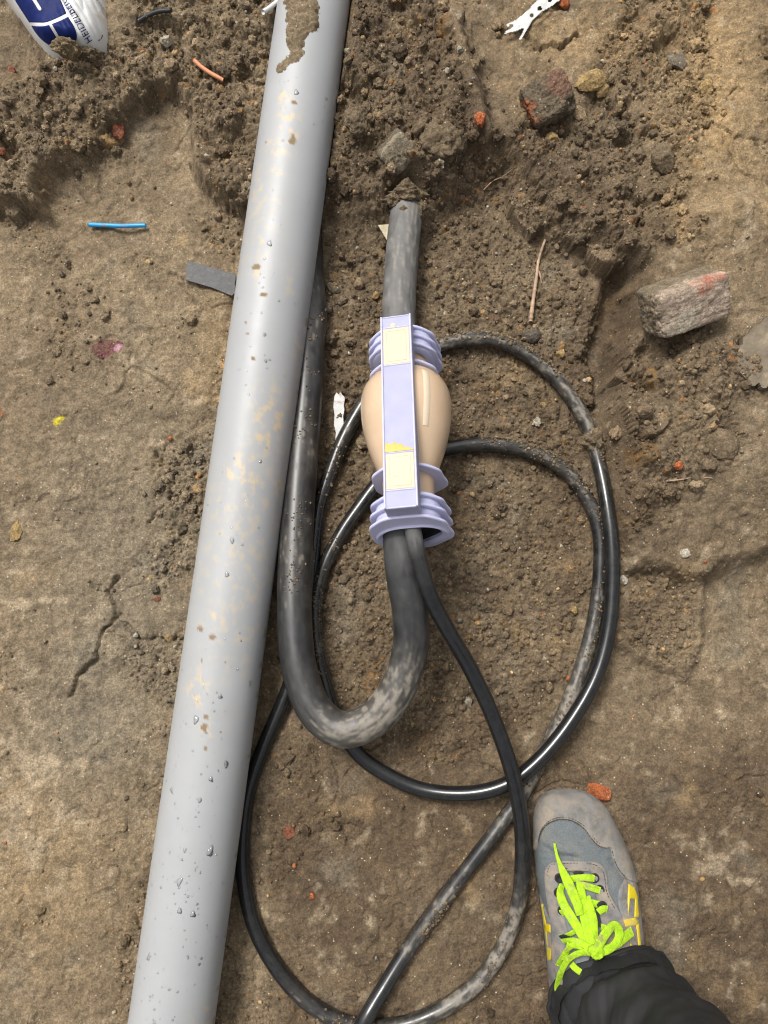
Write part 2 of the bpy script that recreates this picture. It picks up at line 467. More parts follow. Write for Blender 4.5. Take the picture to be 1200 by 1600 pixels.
# crumbly soil: cauliflower lumps with creases between them, deeper pits here and there
bw = 0.7 * np.abs(lo(34, 1, 401)) + 0.55 * np.abs(pn(X * 78, Y * 78, 403)) + 0.42 * np.abs(pn(X * 165, Y * 165, 405)) + 0.26 * np.abs(pn(X * 320 + 2 * wu2, Y * 320, 407))
rough_zone = np.clip(np.maximum(np.maximum(mound_left, mound_mid), bank) * crumb, 0, 1)
Z += rough_zone * (0.030 * (np.abs(lo(7.5, 1, 451)) - 0.25) + 0.020 * (np.abs(lo(16, 1, 453)) - 0.25) - 0.020 * sstep(0.2, 0.5, lo(12, 2, 455)))
Z += crumb * (1 - rough_zone) * 0.008 * lo(11, 2, 457)
Z += np.clip(bank + mound_mid, 0, 1) * flat * 0.010 * lo(7, 2, 459)
pit = sstep(0.22, 0.5, lo(26, 3, 411)) * 0.006 + sstep(0.3, 0.55, fbm(X, Y, 90, 2, 415)) * 0.004
Z += crumb * (0.0105 * (bw - 0.62) - pit)
Z += np.clip(flat, 0, 1) * 0.0016 * np.abs(pn(X * 210, Y * 210, 421))
tint = np.zeros(X.shape + (3,), np.float32)
tint[:] = 1.0
# loose crumbs and clods pressed into the surface: angular lumps, the largest first
clod = np.maximum.reduce([soft([(525,-200),(700,-200),(750,230),(700,300),(515,300)]), soft([(200,40),(430,-200),(425,320),(340,300),(300,150)]), 0.5 * soft([(-100,140),(200,90),(180,230),(60,260),(-100,320)]), 0.55 * soft([(880,100),(1080,100),(1050,300),(1060,400),(900,400),(790,300)]), 0.55 * soft([(232,720),(318,650),(372,450),(400,450),(330,900),(215,915)]), 0.4 * soft([(985,540),(1140,550),(1150,700),(965,850)]), 0.35 * soft([(500,380),(560,380),(560,600),(490,600)])])
def splats(count, rmin, rmax, dens, squash, lift, power=2.2, huge=False):
    ix = RNG.integers(OX + 12, OX + NX - 12, count)
    iy = RNG.integers(OY + 12, OY + NY - 12, count)
    keep = RNG.random(count) < dens[iy, ix]
    ix, iy = ix[keep], iy[keep]
    n = len(ix)
    r = rmin * (1 - RNG.random(n) * (1 - (rmin / rmax) ** power)) ** (-1 / power)
    order = np.argsort(-r)
    tone = np.exp(RNG.normal(0, 0.13, n))
    kind = RNG.random(n)
    rot, asp = RNG.uniform(0, 6.283, n), RNG.uniform(0.6, 1.0, n)
    pl = RNG.normal(0, 0.55, (n, 4, 2))
    pc = RNG.uniform(0.25, 0.8, (n, 4))
    for k in order:
        R = r[k]
        m = int(R / STEP) + 1
        a0, a1, b0, b1 = iy[k] - m, iy[k] + m + 1, ix[k] - m, ix[k] + m + 1
        if a0 < OY or b0 < OX or a1 > OY + NY or b1 > OX + NX:
            continue
        dx = (GX[b0:b1] - GX[ix[k]])[None, :] / R
        dy = (GY[a0:a1] - GY[iy[k]])[:, None] / R
        c, s = math.cos(rot[k]), math.sin(rot[k])
        p, q = c * dx + s * dy, (c * dy - s * dx) / asp[k]
        h = np.sqrt(np.maximum(0, 1.0 - p * p - q * q))
        ok = h > 0.02
        for i in range(4):
            h = np.minimum(h, pc[k, i] + pl[k, i, 0] * dx + pl[k, i, 1] * dy)
        z = Z[a0:a1, b0:b1]
        new = Z[iy[k], ix[k]] + R * (lift - 0.35 + squash * h)
        win = ok & (new > z)
        z[win] = new[win]
        t = tone[k]
        col = (t, t, t) if kind[k] < 0.93 else ((t * 1.5, t * 1.25, t * 0.85) if kind[k] < 0.97 else ((t * 1.35, t * 1.38, t * 1.4) if kind[k] < 0.993 else (t * 1.8, t * 1.1, t * 0.7)))
        tint[a0:a1, b0:b1][win] = col
splats(1500, 0.014, 0.045, np.clip(clod * 0.6 + crumb * .12, 0, 1), 0.75, 0.10)
Zs = Z.copy()
splats(5000, 0.007, 0.020, np.clip(crumb * 0.2 + clod * 0.5, 0, 1) * 0.5, 0.85, 0.12)
Z += crumb * 0.0034 * (np.abs(pn(X * 150, Y * 150, 431)) + 0.6 * np.abs(pn(X * 300, Y * 300, 433)) - 0.3)
splats(22000, 0.0035, 0.010, np.clip(crumb * 0.7 + 0.012, 0, 1), 0.95, 0.16)
splats(36000, 0.0024, 0.0045, np.clip(crumb * 0.85 + 0.03, 0, 1), 1.1, 0.22)
# ragged clods get a rough skin
Z += crumb * (0.0018 * fbm(X, Y, 120, 2, 161) + 0.0018 * pn(X * 310, Y * 310, 171))

Z = BASE + (Z - BASE) * core
# bed the pipe and the cables: the soil gives way under them
def bed(path, r, gap=0.0008, reach=None):
    reach = r + 0.026                       # beyond the edge the cut soil stands at a slope
    for p in path:
        i0, i1 = np.searchsorted(GX, (p[0] - reach, p[0] + reach))
        j0, j1 = np.searchsorted(GY, (p[1] - reach, p[1] + reach))
        d2 = (GX[i0:i1][None] - p[0]) ** 2 + (GY[j0:j1][:, None] - p[1]) ** 2
        lim = p[2] - np.sqrt(np.maximum(r * r - d2, 0)) - gap
        z = Z[j0:j1, i0:i1]
        lim = np.where(d2 < r * r, lim, p[2] + (np.sqrt(d2) - r) * 1.9)
        m = (d2 < reach * reach) & (z > lim)
        z[m] = lim[m]
nseg = int(np.linalg.norm(PIPE_B - PIPE_A) / 0.004)
bed([PIPE_A + (PIPE_B - PIPE_A) * t for t in np.linspace(0, 1, nseg)], PIPE_R + 0.001)
bed(THIN_PATH[::2], THIN_R + 0.0006)
bed(LOW_PATH[::2], THICK_R + 0.0006)
bed(TOP_PATH[UV(*TOP_PATH.T)[1] > 322], THICK_R + 0.0006)

def gz(x, y):
    i = np.clip(np.searchsorted(GX, x) - 1, 0, len(GX) - 2)
    j = np.clip(np.searchsorted(GY, y) - 1, 0, len(GY) - 2)
    return float(Z[j, i])
def Pg(u, v, off=0.0):
    z = 0.02
    for _ in range(6):
        p = P(u, v, z)
        z = 0.5 * z + 0.5 * (gz(p[0], p[1]) + off)
    p = P(u, v, z)
    return np.array((p[0], p[1], gz(p[0], p[1]) + off))

# soil colours: dried tan, moist brown, ochre sand, grey clay; some light and shade painted in
ug, vg = UV(X, Y, Z)
def blob(u, v, ru, rv):
    return np.exp(-(((ug + wu - u) / ru) ** 2 + ((vg + wv - v) / rv) ** 2))
C_DRY, C_MOIST, C_OCH, C_GREY, C_PALE = (np.array(c) for c in ((.232, .174, .107), (.110, .075, .043), (.335, .228, .112), (.190, .160, .114), (.38, .30, .20)))
dry_and_lit = 0.50 + 0.45 * lo(5, 3, 181) + 0.35 * lo(24, 3, 191)
dry_and_lit += 0.35 * (ug < 420) - 0.24 * crumb - 0.42 * sstep(1050, 1300, vg) * sstep(380, 480, ug) - 0.5 * blob(20, 60, 70, 70) - 0.6 * blob(962, 520, 34, 80) + 0.35 * blob(60, 1260, 130, 120) + 0.15 * blob(1100, 1000, 140, 200) + 0.3 * blob(1150, 150, 150, 220)  # gouge painted darker for overhang shade and damp, lower left lighter as lit
dry_and_lit = np.clip(dry_and_lit, 0, 1)[..., None]
colr = C_MOIST * (1 - dry_and_lit) + C_DRY * dry_and_lit
och = np.clip(0.75 * blob(1130, 130, 90, 220) + 0.6 * blob(900, 60, 120, 60) + 0.35 * blob(350, 560, 40, 120) + 0.35 * sstep(0.25, 0.6, lo(13, 3, 201)) + 0.3 * blob(60, 1350, 120, 160), 0, 1)[..., None]
colr = colr * (1 - och) + C_OCH * och
gry = np.clip(0.6 * blob(200, 900, 150, 260) + 0.6 * blob(120, 1150, 100, 90) + 0.5 * sstep(0.2, 0.6, lo(9, 3, 211)), 0, 0.8)[..., None]
colr = colr * (1 - gry) + C_GREY * gry
pale = np.clip(sstep(0.18, 0.75, fbm(X, Y, 30, 4, 221) + 0.55 * blob(40, 1230, 80, 130) + 0.4 * blob(1130, 1350, 60, 50) + 0.25 * blob(500, 1490, 70, 40) + 0.3 * blob(30, 960, 40, 70) + 0.2 * blob(1150, 380, 60, 60)) * flat, 0, 0.6)[..., None]  # lower left also paler: its stronger light is put into the colour
colr = colr * (1 - pale) + C_PALE * pale
colr = colr * (1 + (tint - 1) * np.clip(0.25 + crumb, 0, 1)[..., None])
colr = colr * np.clip(1 + 0.34 * fbm(X, Y, 60, 3, 231) + 0.22 * lo(15, 2, 233), .45, 1.8)[..., None]
# stains with a shape of their own: maroon paint smear, yellow fleck, rusty soil
for pts, c in (([(140,540),(160,530),(190,532),(192,548),(170,556),(158,562),(150,552)], (.13, .045, .045)), ([(182,535),(191,540),(188,550),(176,549)], (.42, .24, .27)), ([(83,652),(95,650),(103,653),(98,660),(91,666),(85,662)], (.55, .46, .04)), ([(0,640),(6,640),(6,652),(0,652)], (.3, .1, .04))):
    m = sstep(-1.5, 1.5, look(poly_sdf(pts), ug + wu2 * .6, vg + wv2 * .6))[..., None] * (0.55 + 0.6 * sstep(-.3, .3, fbm(X, Y, 150, 2, 241)))[..., None].clip(0, 1)
    colr = colr * (1 - m) + np.array(c) * m
plain = (C_DRY * .9)[None, None] * (1 + .25 * lo(1.6, 3, 261))[..., None]
colr = colr * core[..., None] + plain * (1 - core[..., None])
colr = np.clip(colr, 0.01, 0.8)
wet = np.clip(1.0 - dry_and_lit[..., 0] + 0.4 * lo(14, 2, 251), 0, 1)

nr, nc = X.shape
ground = mesh_obj('ground', np.stack([X, Y, Z], -1).reshape(-1, 3), grid_faces(nr, nc), M_SOIL, smooth=True,
                  attrs={'col': colr.reshape(-1, 3), 'wet': wet.ravel()})
tag(ground, 'trodden brown clay soil floor of the dug trench', kind='structure')
# ------------------------------------------------------------------ rocks and crumbs
def ico(sub):
    t = (1 + 5 ** .5) / 2
    V = [(-1,t,0),(1,t,0),(-1,-t,0),(1,-t,0),(0,-1,t),(0,1,t),(0,-1,-t),(0,1,-t),(t,0,-1),(t,0,1),(-t,0,-1),(-t,0,1)]
    F = [(0,11,5),(0,5,1),(0,1,7),(0,7,10),(0,10,11),(1,5,9),(5,11,4),(11,10,2),(10,7,6),(7,1,8),(3,9,4),(3,4,2),(3,2,6),(3,6,8),(3,8,9),(4,9,5),(2,4,11),(6,2,10),(8,6,7),(9,8,1)]
    V = [np.array(v) / np.linalg.norm(v) for v in V]
    for _ in range(sub):
        cache, F2 = {}, []
        def mid(a, b):
            k = (min(a, b), max(a, b))
            if k not in cache:
                m = V[a] + V[b]
                V.append(m / np.linalg.norm(m))
                cache[k] = len(V) - 1
            return cache[k]
        for a, b, c in F:
            ab, bc, ca = mid(a, b), mid(b, c), mid(c, a)
            F2 += [(a, ab, ca), (b, bc, ab), (c, ca, bc), (ab, bc, ca)]
        F = F2
    return np.array(V), np.array(F)
ICO = [ico(k) for k in range(5)]
def tri(V, sc, seed):
    """noise on a closed surface: three planar noises blended by direction"""
    n = np.abs(V) / (np.linalg.norm(V, axis=1)[:, None] + 1e-9)
    w = n ** 3
    w = w / (w.sum(1)[:, None] + 1e-9)
    q = V * sc + seed * 3.17
    return w[:, 0] * pn(q[:, 1], q[:, 2], seed % 40) + w[:, 1] * pn(q[:, 0] + 5, q[:, 2], seed % 40 + 1) + w[:, 2] * pn(q[:, 0], q[:, 1] + 9, seed % 40 + 2)
def rock_shape(sub, seed, cuts=7, rough=0.06, cutmin=0.55, fine=0.0):
    r = np.random.default_rng(seed)
    V, F = ICO[sub][0].copy(), ICO[sub][1]
    for _ in range(cuts):
        n = r.normal(size=3); n /= np.linalg.norm(n)
        d = r.uniform(cutmin, 0.92)
        over = V @ n - d
        V = V - np.maximum(over, 0)[:, None] * n
    rr = 1 + rough * (tri(V, 2.3, seed) + 0.5 * tri(V, 6, seed + 7))
    if fine:
        for k, (sc, am) in enumerate(((5, 1.0), (11, .6), (23, .4))):
            rr = rr + fine * am * (.7 * tri(V, sc, seed + k) + 1.3 * np.abs(tri(V, sc * .9, seed + 11 + k)) - .25)
    return V * rr[:, None], F
def rotm(ax, ay, az):
    return np.array(Euler((ax, ay, az)).to_matrix())

TAKEN = np.zeros(X.shape, bool)
def take(path, r):
    for p in path:
        i0, i1 = np.searchsorted(GX, (p[0] - r, p[0] + r))
        j0, j1 = np.searchsorted(GY, (p[1] - r, p[1] + r))
        TAKEN[j0:j1, i0:i1] |= (GX[i0:i1][None] - p[0]) ** 2 + (GY[j0:j1][:, None] - p[1]) ** 2 < r * r
take([PIPE_A + (PIPE_B - PIPE_A) * t for t in np.linspace(0, 1, 200)], PIPE_R)
take(THIN_PATH[::2], THIN_R + .002); take(LOW_PATH[::2], THICK_R + .002); take(TOP_PATH[UV(*TOP_PATH.T)[1] > 318], THICK_R + .002)

def scatter_crumbs(name, count, rmin, rmax, sub, dens, label, power, pebbly=False):
    shapes = [rock_shape(sub, 900 + k, 6, 0.3 if sub > 1 else .2, .55, .13 if sub > 1 else 0) for k in range(12)]
    VV, FF, CC, off = [], [], [], 0
    tries = 0
    done = 0
    while done < count and tries < count * 60:
        tries += 1
        i, j = int(RNG.integers(OX + 5, OX + NX - 5)), int(RNG.integers(OY + 5, OY + NY - 5))
        if RNG.random() > dens[j, i]:
            continue
        x, y = GX[i] + RNG.uniform(-.001, .001), GY[j] + RNG.uniform(-.001, .001)
        r = rmin * (1 - RNG.random() * (1 - (rmin / rmax) ** power)) ** (-1 / power)
        if TAKEN[j, i]:
            continue
        S, F = shapes[int(RNG.integers(12))]
        m = rotm(*RNG.uniform(0, 6.28, 3)) * (r * RNG.uniform(.7, 1.1, 3))[None, :]
        V = S @ m.T
        V = V + np.array((x, y, Z[j, i] + r * RNG.uniform(0.15, 0.5)))
        base = colr[j, i]
        k = RNG.random()
        t = math.exp(RNG.normal(0.05, 0.22))
        if pebbly:
            c = np.array([(.42, .25, .10), (.34, .27, .19), (.24, .21, .17), (.40, .30, .18), (.33, .12, .05), (.5, .43, .32)][int(RNG.integers(6))]) * t
        elif k < 0.96:
            c = base * t
        elif k < 0.985:
            c = np.array((.36, .25, .13)) * t
        else:
            c = np.array((.33, .29, .22)) * t
        VV.append(V); FF.append(F + off); CC.append(np.repeat(c[None], len(V), 0)); off += len(V)
        done += 1
    o = mesh_obj(name, np.vstack(VV), np.vstack(FF), M_SOIL, smooth=(sub > 0), attrs={'col': np.clip(np.vstack(CC), .01, .7), 'wet': np.full(off, .3)})
    return tag(o, label, None, None, 'stuff')
cd = np.clip(crumb ** 1.3 + 0.015, 0, 1)
scatter_crumbs('soil_crumbs', 9000, 0.0016, 0.006, 0, cd, 'loose small crumbs of brown soil', 2.0)
scatter_crumbs('soil_lumps', 420, 0.005, 0.013, 3, np.clip(crumb * .5 + clod * .5, 0, 1), 'larger loose lumps of brown soil', 2.4)
scatter_crumbs('pebbles', 130, 0.0016, 0.0042, 1, np.clip(crumb * .6 + .25, 0, 1), 'tiny tan and grey pebbles in the soil', 1.6, True)

# ------------------------------------------------------------------ drain pipe
def pipe_mat():
    m, nt, b = new_mat('grey_pvc')
    co = objcoord(nt)
    c = mixc(nt, ramp(nt, noise(nt, 14, 4, 0.6, co), [(0.3, 0.0), (0.7, 1.0)]), (.288, .293, .296), (.312, .317, .320))
    mud = attr(nt, 'mud').outputs['Fac']
    thin = attr(nt, 'film').outputs['Fac']
    c = mixc(nt, thin, c, (.46, .36, .22))
    c = mixc(nt, mud, c, (.20, .145, .085))
    nt.links.new(c, b.inputs['Base Color'])
    rr = N(nt, 'ShaderNodeMapRange')
    nt.links.new(ramp(nt, noise(nt, 30, 4, .6, co), [(0.3, 0.0), (0.7, 1.0)]), rr.inputs[0])
    rr.inputs['To Min'].default_value = 0.44
    rr.inputs['To Max'].default_value = 0.52
    mx = N(nt, 'ShaderNodeMath', operation='MAXIMUM')
    nt.links.new(rr.outputs[0], mx.inputs[0]); nt.links.new(mud, mx.inputs[1])
    nt.links.new(mx.outputs[0], b.inputs['Roughness'])
    bump(nt, b, noise(nt, 160, 3, .6, co), 0.05, 0.001)
    return m
M_PIPE = pipe_mat()
pl = np.linalg.norm(PIPE_B - PIPE_A)
pn_len, pseg = int(pl / 0.0028), 168
ps = np.linspace(0, pl, pn_len)
pa = np.linspace(0, 2 * np.pi, pseg, endpoint=False)
p_side = np.array((_pd[1], -_pd[0], 0))                # to the right of the pipe
def pipe_pt(s, a, r=PIPE_R):
    """a: 0 = top, positive to the right"""
    s, a, r = np.broadcast_arrays(np.asarray(s, float), np.asarray(a, float), np.asarray(r, float))
    return PIPE_A + s[..., None] * _pd + r[..., None] * (np.sin(a)[..., None] * p_side + np.cos(a)[..., None] * np.array((0, 0, 1)))
Sg, Ag = np.meshgrid(ps, pa, indexing='ij')
PV = pipe_pt(Sg, Ag)
pu, pv_ = UV(PV[..., 0], PV[..., 1], PV[..., 2])
top = np.cos(Ag) > 0.05
def pfb(scale, octs, seed):
    return fbm(Sg, np.sin(Ag) * PIPE_R * 1.3, scale, octs, seed)
film = np.zeros_like(Sg); mudp = np.zeros_like(Sg)
for u, v, ru, rv, a in ((447,155,12,14,.9),(450,200,14,30,.9),(432,230,16,12,.8),(436,265,10,8,.9),(405,295,5,10,.7),(428,318,8,6,.8),(413,378,5,5,.8),(400,420,12,12,.6),(420,660,26,50,.75),(375,740,22,28,.95),(440,770,10,40,.6),(390,760,30,60,.5),(378,873,8,6,.8),(340,965,14,14,.5),(310,1080,16,30,.65),(330,1140,14,12,.6),(305,1060,5,24,.7),(345,790,16,16,.4),(470,560,12,50,.35),(330,1590,20,14,.8),(370,900,60,160,.25),(455,430,10,40,.3),(400,330,30,90,.25)):
    film = np.maximum(film, a * np.exp(-((pu - u) / ru) ** 2 - ((pv_ - v) / rv) ** 2))
film = np.clip(film * 2.1, 0, 1.0) * sstep(-0.05, 0.40, pfb(70, 4, 301) + 0.25 * pfb(300, 2, 305)) * top
for u, v, ru, rv in ((412,460,6,4),(457,218,5,9),(459,160,4,4),(401,417,6,5),(318,1135,5,5),(320,1170,3.5,5),(313,983,4,5),(332,995,5,4),(320,1140,3,4),(322,1120,3,4),(315,1032,2,3),(384,505,2,2),(395,560,2,4),(386,522,2,2),(510,155,2,2),(475,1465,2,2),(307,1497,2,2)):
    mudp = np.maximum(mudp, 1.6 * np.exp(-((pu - u + 4 * pfb(120, 2, 311)) / ru) ** 2 - ((pv_ - v) / rv) ** 2))
mudp = np.clip((mudp - 0.45) * 3, 0, 1) * top
rim = np.exp(-((np.abs(Ag - np.where(Ag > np.pi, 2 * np.pi, 0)) - 1.45) / .12) ** 2)
mudp = np.maximum(mudp, rim * sstep(0.12, 0.4, pfb(60, 4, 321)) * 0.8)
pipe = empty('drain_pipe', PIPE_A)
tag(pipe, 'long straight grey plastic drain pipe spotted with water drops', 'pipe')
V = PV.reshape(-1, 3) - PIPE_A
F = [tuple(f[::-1]) for f in grid_faces(pn_len, pseg, True)]
mesh_obj('pipe_wall', V, np.array(F), M_PIPE, pipe, attrs={'film': np.clip(film, 0, .85).ravel(), 'mud': mudp.ravel()})
# inner wall and cut rims at both ends
def ring(s):
    a = np.linspace(0, 2 * np.pi, 96, endpoint=False)
    return np.vstack([pipe_pt(s, a, PIPE_R - .0002), pipe_pt(s, a, PIPE_R - 0.0032)]) - PIPE_A
inner = np.vstack([ring(0.0), ring(pl)])
fi = []
for k in range(96):
    k2 = (k + 1) % 96
    fi += [(k, k2, 96 + k2, 96 + k), (192 + k, 288 + k, 288 + k2, 192 + k2), (96 + k, 96 + k2, 288 + k2, 288 + k)]
mesh_obj('inner_wall', inner, fi, simple_mat('grey_pvc_inner', (.40, .42, .44), .5), pipe)
# mud caked on the crown of the pipe: a crust with its own thickness
s_lo = float(np.dot(P(450, 125, .11) - PIPE_A, _pd)); s_hi = min(pl - .02, s_lo + 0.42)
ms = np.arange(s_lo, s_hi, 0.0016); ma = np.arange(-1.15, 0.75, 0.0016 / PIPE_R)
MS, MA = np.meshgrid(ms, ma, indexing='ij')
mp = pipe_pt(MS, MA)
mu_, mv_ = UV(mp[..., 0], mp[..., 1], mp[..., 2])
crust = [(446,-250),(444,0),(449,20),(447,40),(448,52),(444,62),(449,75),(456,84),(446,93),(432,102),(430,112),(437,115),(449,106),(456,100),(466,98),(474,88),(474,72),(478,55),(486,50),(498,46),(500,32),(498,15),(496,0),(500,-250)]
wn_ = fbm(MS, MA * PIPE_R, 90, 3, 401) * 7
d_ = look(poly_sdf(crust), mu_ + wn_ * 1.2, mv_ + wn_)
thick = sstep(-1.0, 9, d_) * (0.0045 + 0.0025 * fbm(MS, MA * PIPE_R, 120, 3, 411)) * (0.35 + 0.65 * sstep(92, 55, mv_)) + 0.0028 * np.clip(fbm(MS, MA * PIPE_R, 240, 2, 415), -.3, 1) * sstep(2, 8, d_)
ok = d_ > -0.6
VM = pipe_pt(MS, MA, PIPE_R + np.where(ok, np.maximum(thick, .0003), -0.001)).reshape(-1, 3) - PIPE_A
gf = grid_faces(len(ms), len(ma))
gf = gf[ok.ravel()[gf].any(1)]
mc = np.clip(np.array((.20, .15, .09)) * (1 + .35 * fbm(MS, MA * PIPE_R, 150, 3, 421)[..., None]), .02, .5).reshape(-1, 3)
tag(mesh_obj('mud_crust', VM, gf[:, ::-1], M_SOIL, pipe, attrs={'col': mc, 'wet': np.full(len(mc), .35)}), 'brown mud caked on the far end of the pipe')
# water drops beaded on the pipe
def drops():
    V0 = ICO[2][0]; F0 = ICO[2][1]
    half = V0.copy(); half[:, 2] = np.maximum(half[:, 2], -0.25)
    VV, FF, off = [], [], 0
    for _ in range(360):
        if RNG.random() < .55:
            vpx = RNG.uniform(1080, 1620)
        else:
            vpx = RNG.uniform(130, 1100)
        s = float(np.dot(P(500 - .14 * vpx, vpx, .1) - PIPE_A, _pd))
        a = float(np.clip(RNG.normal(-.05, .55), -1.25, 1.25))
        r = 0.00080 * math.exp(RNG.normal(0.1, .45))
        r = min(r, .0038)
        el = RNG.uniform(1, 1.9) if r > .0018 else 1.0
        c = pipe_pt(s, a, PIPE_R - .00005)
        n = math.sin(a) * p_side + math.cos(a) * np.array((0, 0, 1))
        t2 = np.cross(n, _pd)
        ph = RNG.uniform(-.5, .5)
        ax = math.cos(ph) * _pd + math.sin(ph) * t2
        bx = np.cross(n, ax)
        L = half * np.array((r * el, r, r * .55))
        wob = 1 + .18 * np.sin(3 * np.arctan2(half[:, 1], half[:, 0]) + RNG.uniform(0, 6))
        L[:, :2] *= wob[:, None]
        VV.append(c + L[:, :1] * ax + L[:, 1:2] * bx + L[:, 2:] * n - PIPE_A)
        FF.append(F0 + off); off += len(half)
    m, nt, b = new_mat('water')                 # clear film: see through it, mirror the sky at its rim
    tr = N(nt, 'ShaderNodeBsdfTransparent')
    tr.inputs['Color'].default_value = (.95, .96, .97, 1)
    gl = N(nt, 'ShaderNodeBsdfGlossy', Roughness=.04)
    fr = N(nt, 'ShaderNodeFresnel', IOR=1.45)
    bp = N(nt, 'ShaderNodeBump', Strength=.05, Distance=.0005)
    nt.links.new(noise(nt, 300, 2, .5, objcoord(nt)), bp.inputs['Height'])
    nt.links.new(bp.outputs[0], gl.inputs['Normal'])
    mx = N(nt, 'ShaderNodeMixShader')
    nt.links.new(fr.outputs[0], mx.inputs[0]); nt.links.new(tr.outputs[0], mx.inputs[1]); nt.links.new(gl.outputs[0], mx.inputs[2])
    nt.links.new(mx.outputs[0], nt.nodes['Material Output'].inputs['Surface'])
    nt.nodes.remove(b)
    tag(mesh_obj('water_drops', np.vstack(VV), np.vstack(FF), m, pipe), 'clear water drops beaded on the pipe', kind='stuff')
drops()

# ------------------------------------------------------------------ cables
def cable_mat(name='black_cable_sheath', clean=.20):
    m, nt, b = new_mat(name)
    co = objcoord(nt)
    scr = noise(nt, 90, 5, .7, co)
    c = mixc(nt, ramp(nt, scr, [(0.35, 0.0), (0.75, 1.0)]), (.007, .007, .0075), (.016, .0165, .017))
    mud = attr(nt, 'mud').outputs['Fac']
    grey = attr(nt, 'worn').outputs['Fac']
    c = mixc(nt, grey, c, (.135, .135, .132))
    mc = mixc(nt, ramp(nt, noise(nt, 160, 4, .7, co), [(0.3, 0.0), (0.7, 1.0)]), (.20, .175, .14), (.30, .262, .21))
    c = mixc(nt, mud, c, mc)
    nt.links.new(c, b.inputs['Base Color'])
    mx = N(nt, 'ShaderNodeMath', operation='MAXIMUM')
    nt.links.new(mud, mx.inputs[0]); nt.links.new(grey, mx.inputs[1])
    rr = N(nt, 'ShaderNodeMapRange')
    nt.links.new(mx.outputs[0], rr.inputs[0])
    rr.inputs['To Min'].default_value = clean
    rr.inputs['To Max'].default_value = 0.85
    nt.links.new(rr.outputs[0], b.inputs['Roughness'])
    bump(nt, b, noise(nt, 260, 4, .6, co), 0.05, 0.001)
    return m
M_CABLE, M_THICK = cable_mat(), cable_mat('scuffed_thick_sheath', .33)
def cable(name, path, s, r, levels, worn, label, seg, seed, streak=5.0):
    """levels: (photo v or arc fraction, mud amount) along the cable; caked mud stands proud of the sheath"""
    V, F, a, idx = tube(path, r, seg)
    sl = s[idx]
    lv = np.interp(sl / s[-1], [q[0] for q in levels], [q[1] for q in levels])
    wr = np.interp(sl / s[-1], [q[0] for q in worn], [q[1] for q in worn])
    up = np.sin(a)
    across = a * r * 2.2
    n1 = fbm(sl * (1 / streak), np.cos(a) * r * 1.4 + np.sin(a) * r, 260, 4, seed)
    n2 = fbm(sl * .3, np.cos(a) * r * 1.2 + np.sin(a) * r * .9, 130, 4, seed + 7)
    n3 = fbm(sl * (1 / streak), np.cos(a) * r * 2 + np.sin(a) * r * 1.6, 700, 2, seed + 13)
    body = lv * 0.72 + 0.5 * n1 + 0.32 * n2 + 0.2 * n3 + (.05 + .16 * lv) * (up - .35)
    mud = np.maximum(sstep(0.46, 0.78, body) * np.clip(.30 + lv * .5, 0, .76), .28 * lv * sstep(.0, .7, body))
    wornv = np.clip(wr + 0.6 * wr * n1, 0, 1) * np.clip(.75 + .5 * n2, 0, 1)
    cake = np.where(lv > .55, mud * .0006 * np.clip(1 + 2 * n2, 0, 3), 0)
    cen = path[idx]
    V = cen + (V - cen) * (1 + cake / r)[:, None]
    o = mesh_obj(name, V - path[0], F, M_THICK if r > .02 else M_CABLE, attrs={'mud': mud, 'worn': wornv})
    o.location = path[0]
    return tag(o, label, 'cable')
def frac(path, s, u, v):
    uu, vv = UV(path[:, 0], path[:, 1], path[:, 2])
    return uu, vv
def lev_from_idx(lst, keys):
    """keys: (control point number, amount) -> arc fraction"""
    p = np.array([P(*q) for q in lst])
    L = np.r_[0, np.cumsum(np.linalg.norm(np.diff(p, axis=0), axis=1))]
    return [(L[k] / L[-1], a) for k, a in keys]
thin_lv = lev_from_idx(THIN, [(0, 0), (8, 0.0), (9, .3), (10, .7), (11, .85), (12, .8), (13, .6), (15, .5), (16, .5), (17, .25), (18, 0.05), (21, 0), (24, .1), (26, .15), (28, .4), (30, .5), (33, .7), (35, .55), (36, .6), (38, .75), (39, .45), (40, .3), (41, .2), (43, .05), (47, .05), (51, .05), (54, .5), (57, .35), (60, .2), (63, .5), (65, .6), (68, .3), (69, .6), (71, .8), (73, .75), (75, .3), (76, .7), (77, .5), (78, .1), (79, .15), (80, .5), (81, .4)])
thin_wr = lev_from_idx(THIN, [(0, 1.0), (1, 1.0), (2, .15), (3, 0), (69, 0), (70, .15), (72, .22), (74, .1), (76, 0), (len(THIN) - 1, .1)])
thin_obj = cable('thin_cable', THIN_PATH, THIN_S, THIN_R, thin_lv, thin_wr, 'long thin black cable lying in loops around the joint', 26, 501)
low_lv = lev_from_idx(THICK_LOW, [(0, 0), (2, .1), (3, .2), (4, .45), (5, .8), (6, .86), (7, .7), (8, .5), (9, .25), (10, .2), (11, .4), (12, .55), (13, .3), (14, .55), (15, .3), (16, .5), (18, .5), (len(THICK_LOW) - 1, .5)])
low_wr = lev_from_idx(THICK_LOW, [(0, .7), (1, .7), (2, .22), (4, .12), (8, .14), (12, .08), (19, .12)])
thick_obj = cable('thick_cable', LOW_PATH, LOW_S, THICK_R, low_lv, low_wr, 'thick black cable in a muddy U bend between the joint and pipe', 48, 541, 7)
top_lv = [(0, .62), (.6, .6), (1, .5)]
cable('thick_cable', TOP_PATH, TOP_S, THICK_R * 1.02, top_lv, [(0, 1.0), (1, 1.0)], 'short grey-black cable stub running from the mound into the joint', 48, 577, 9)

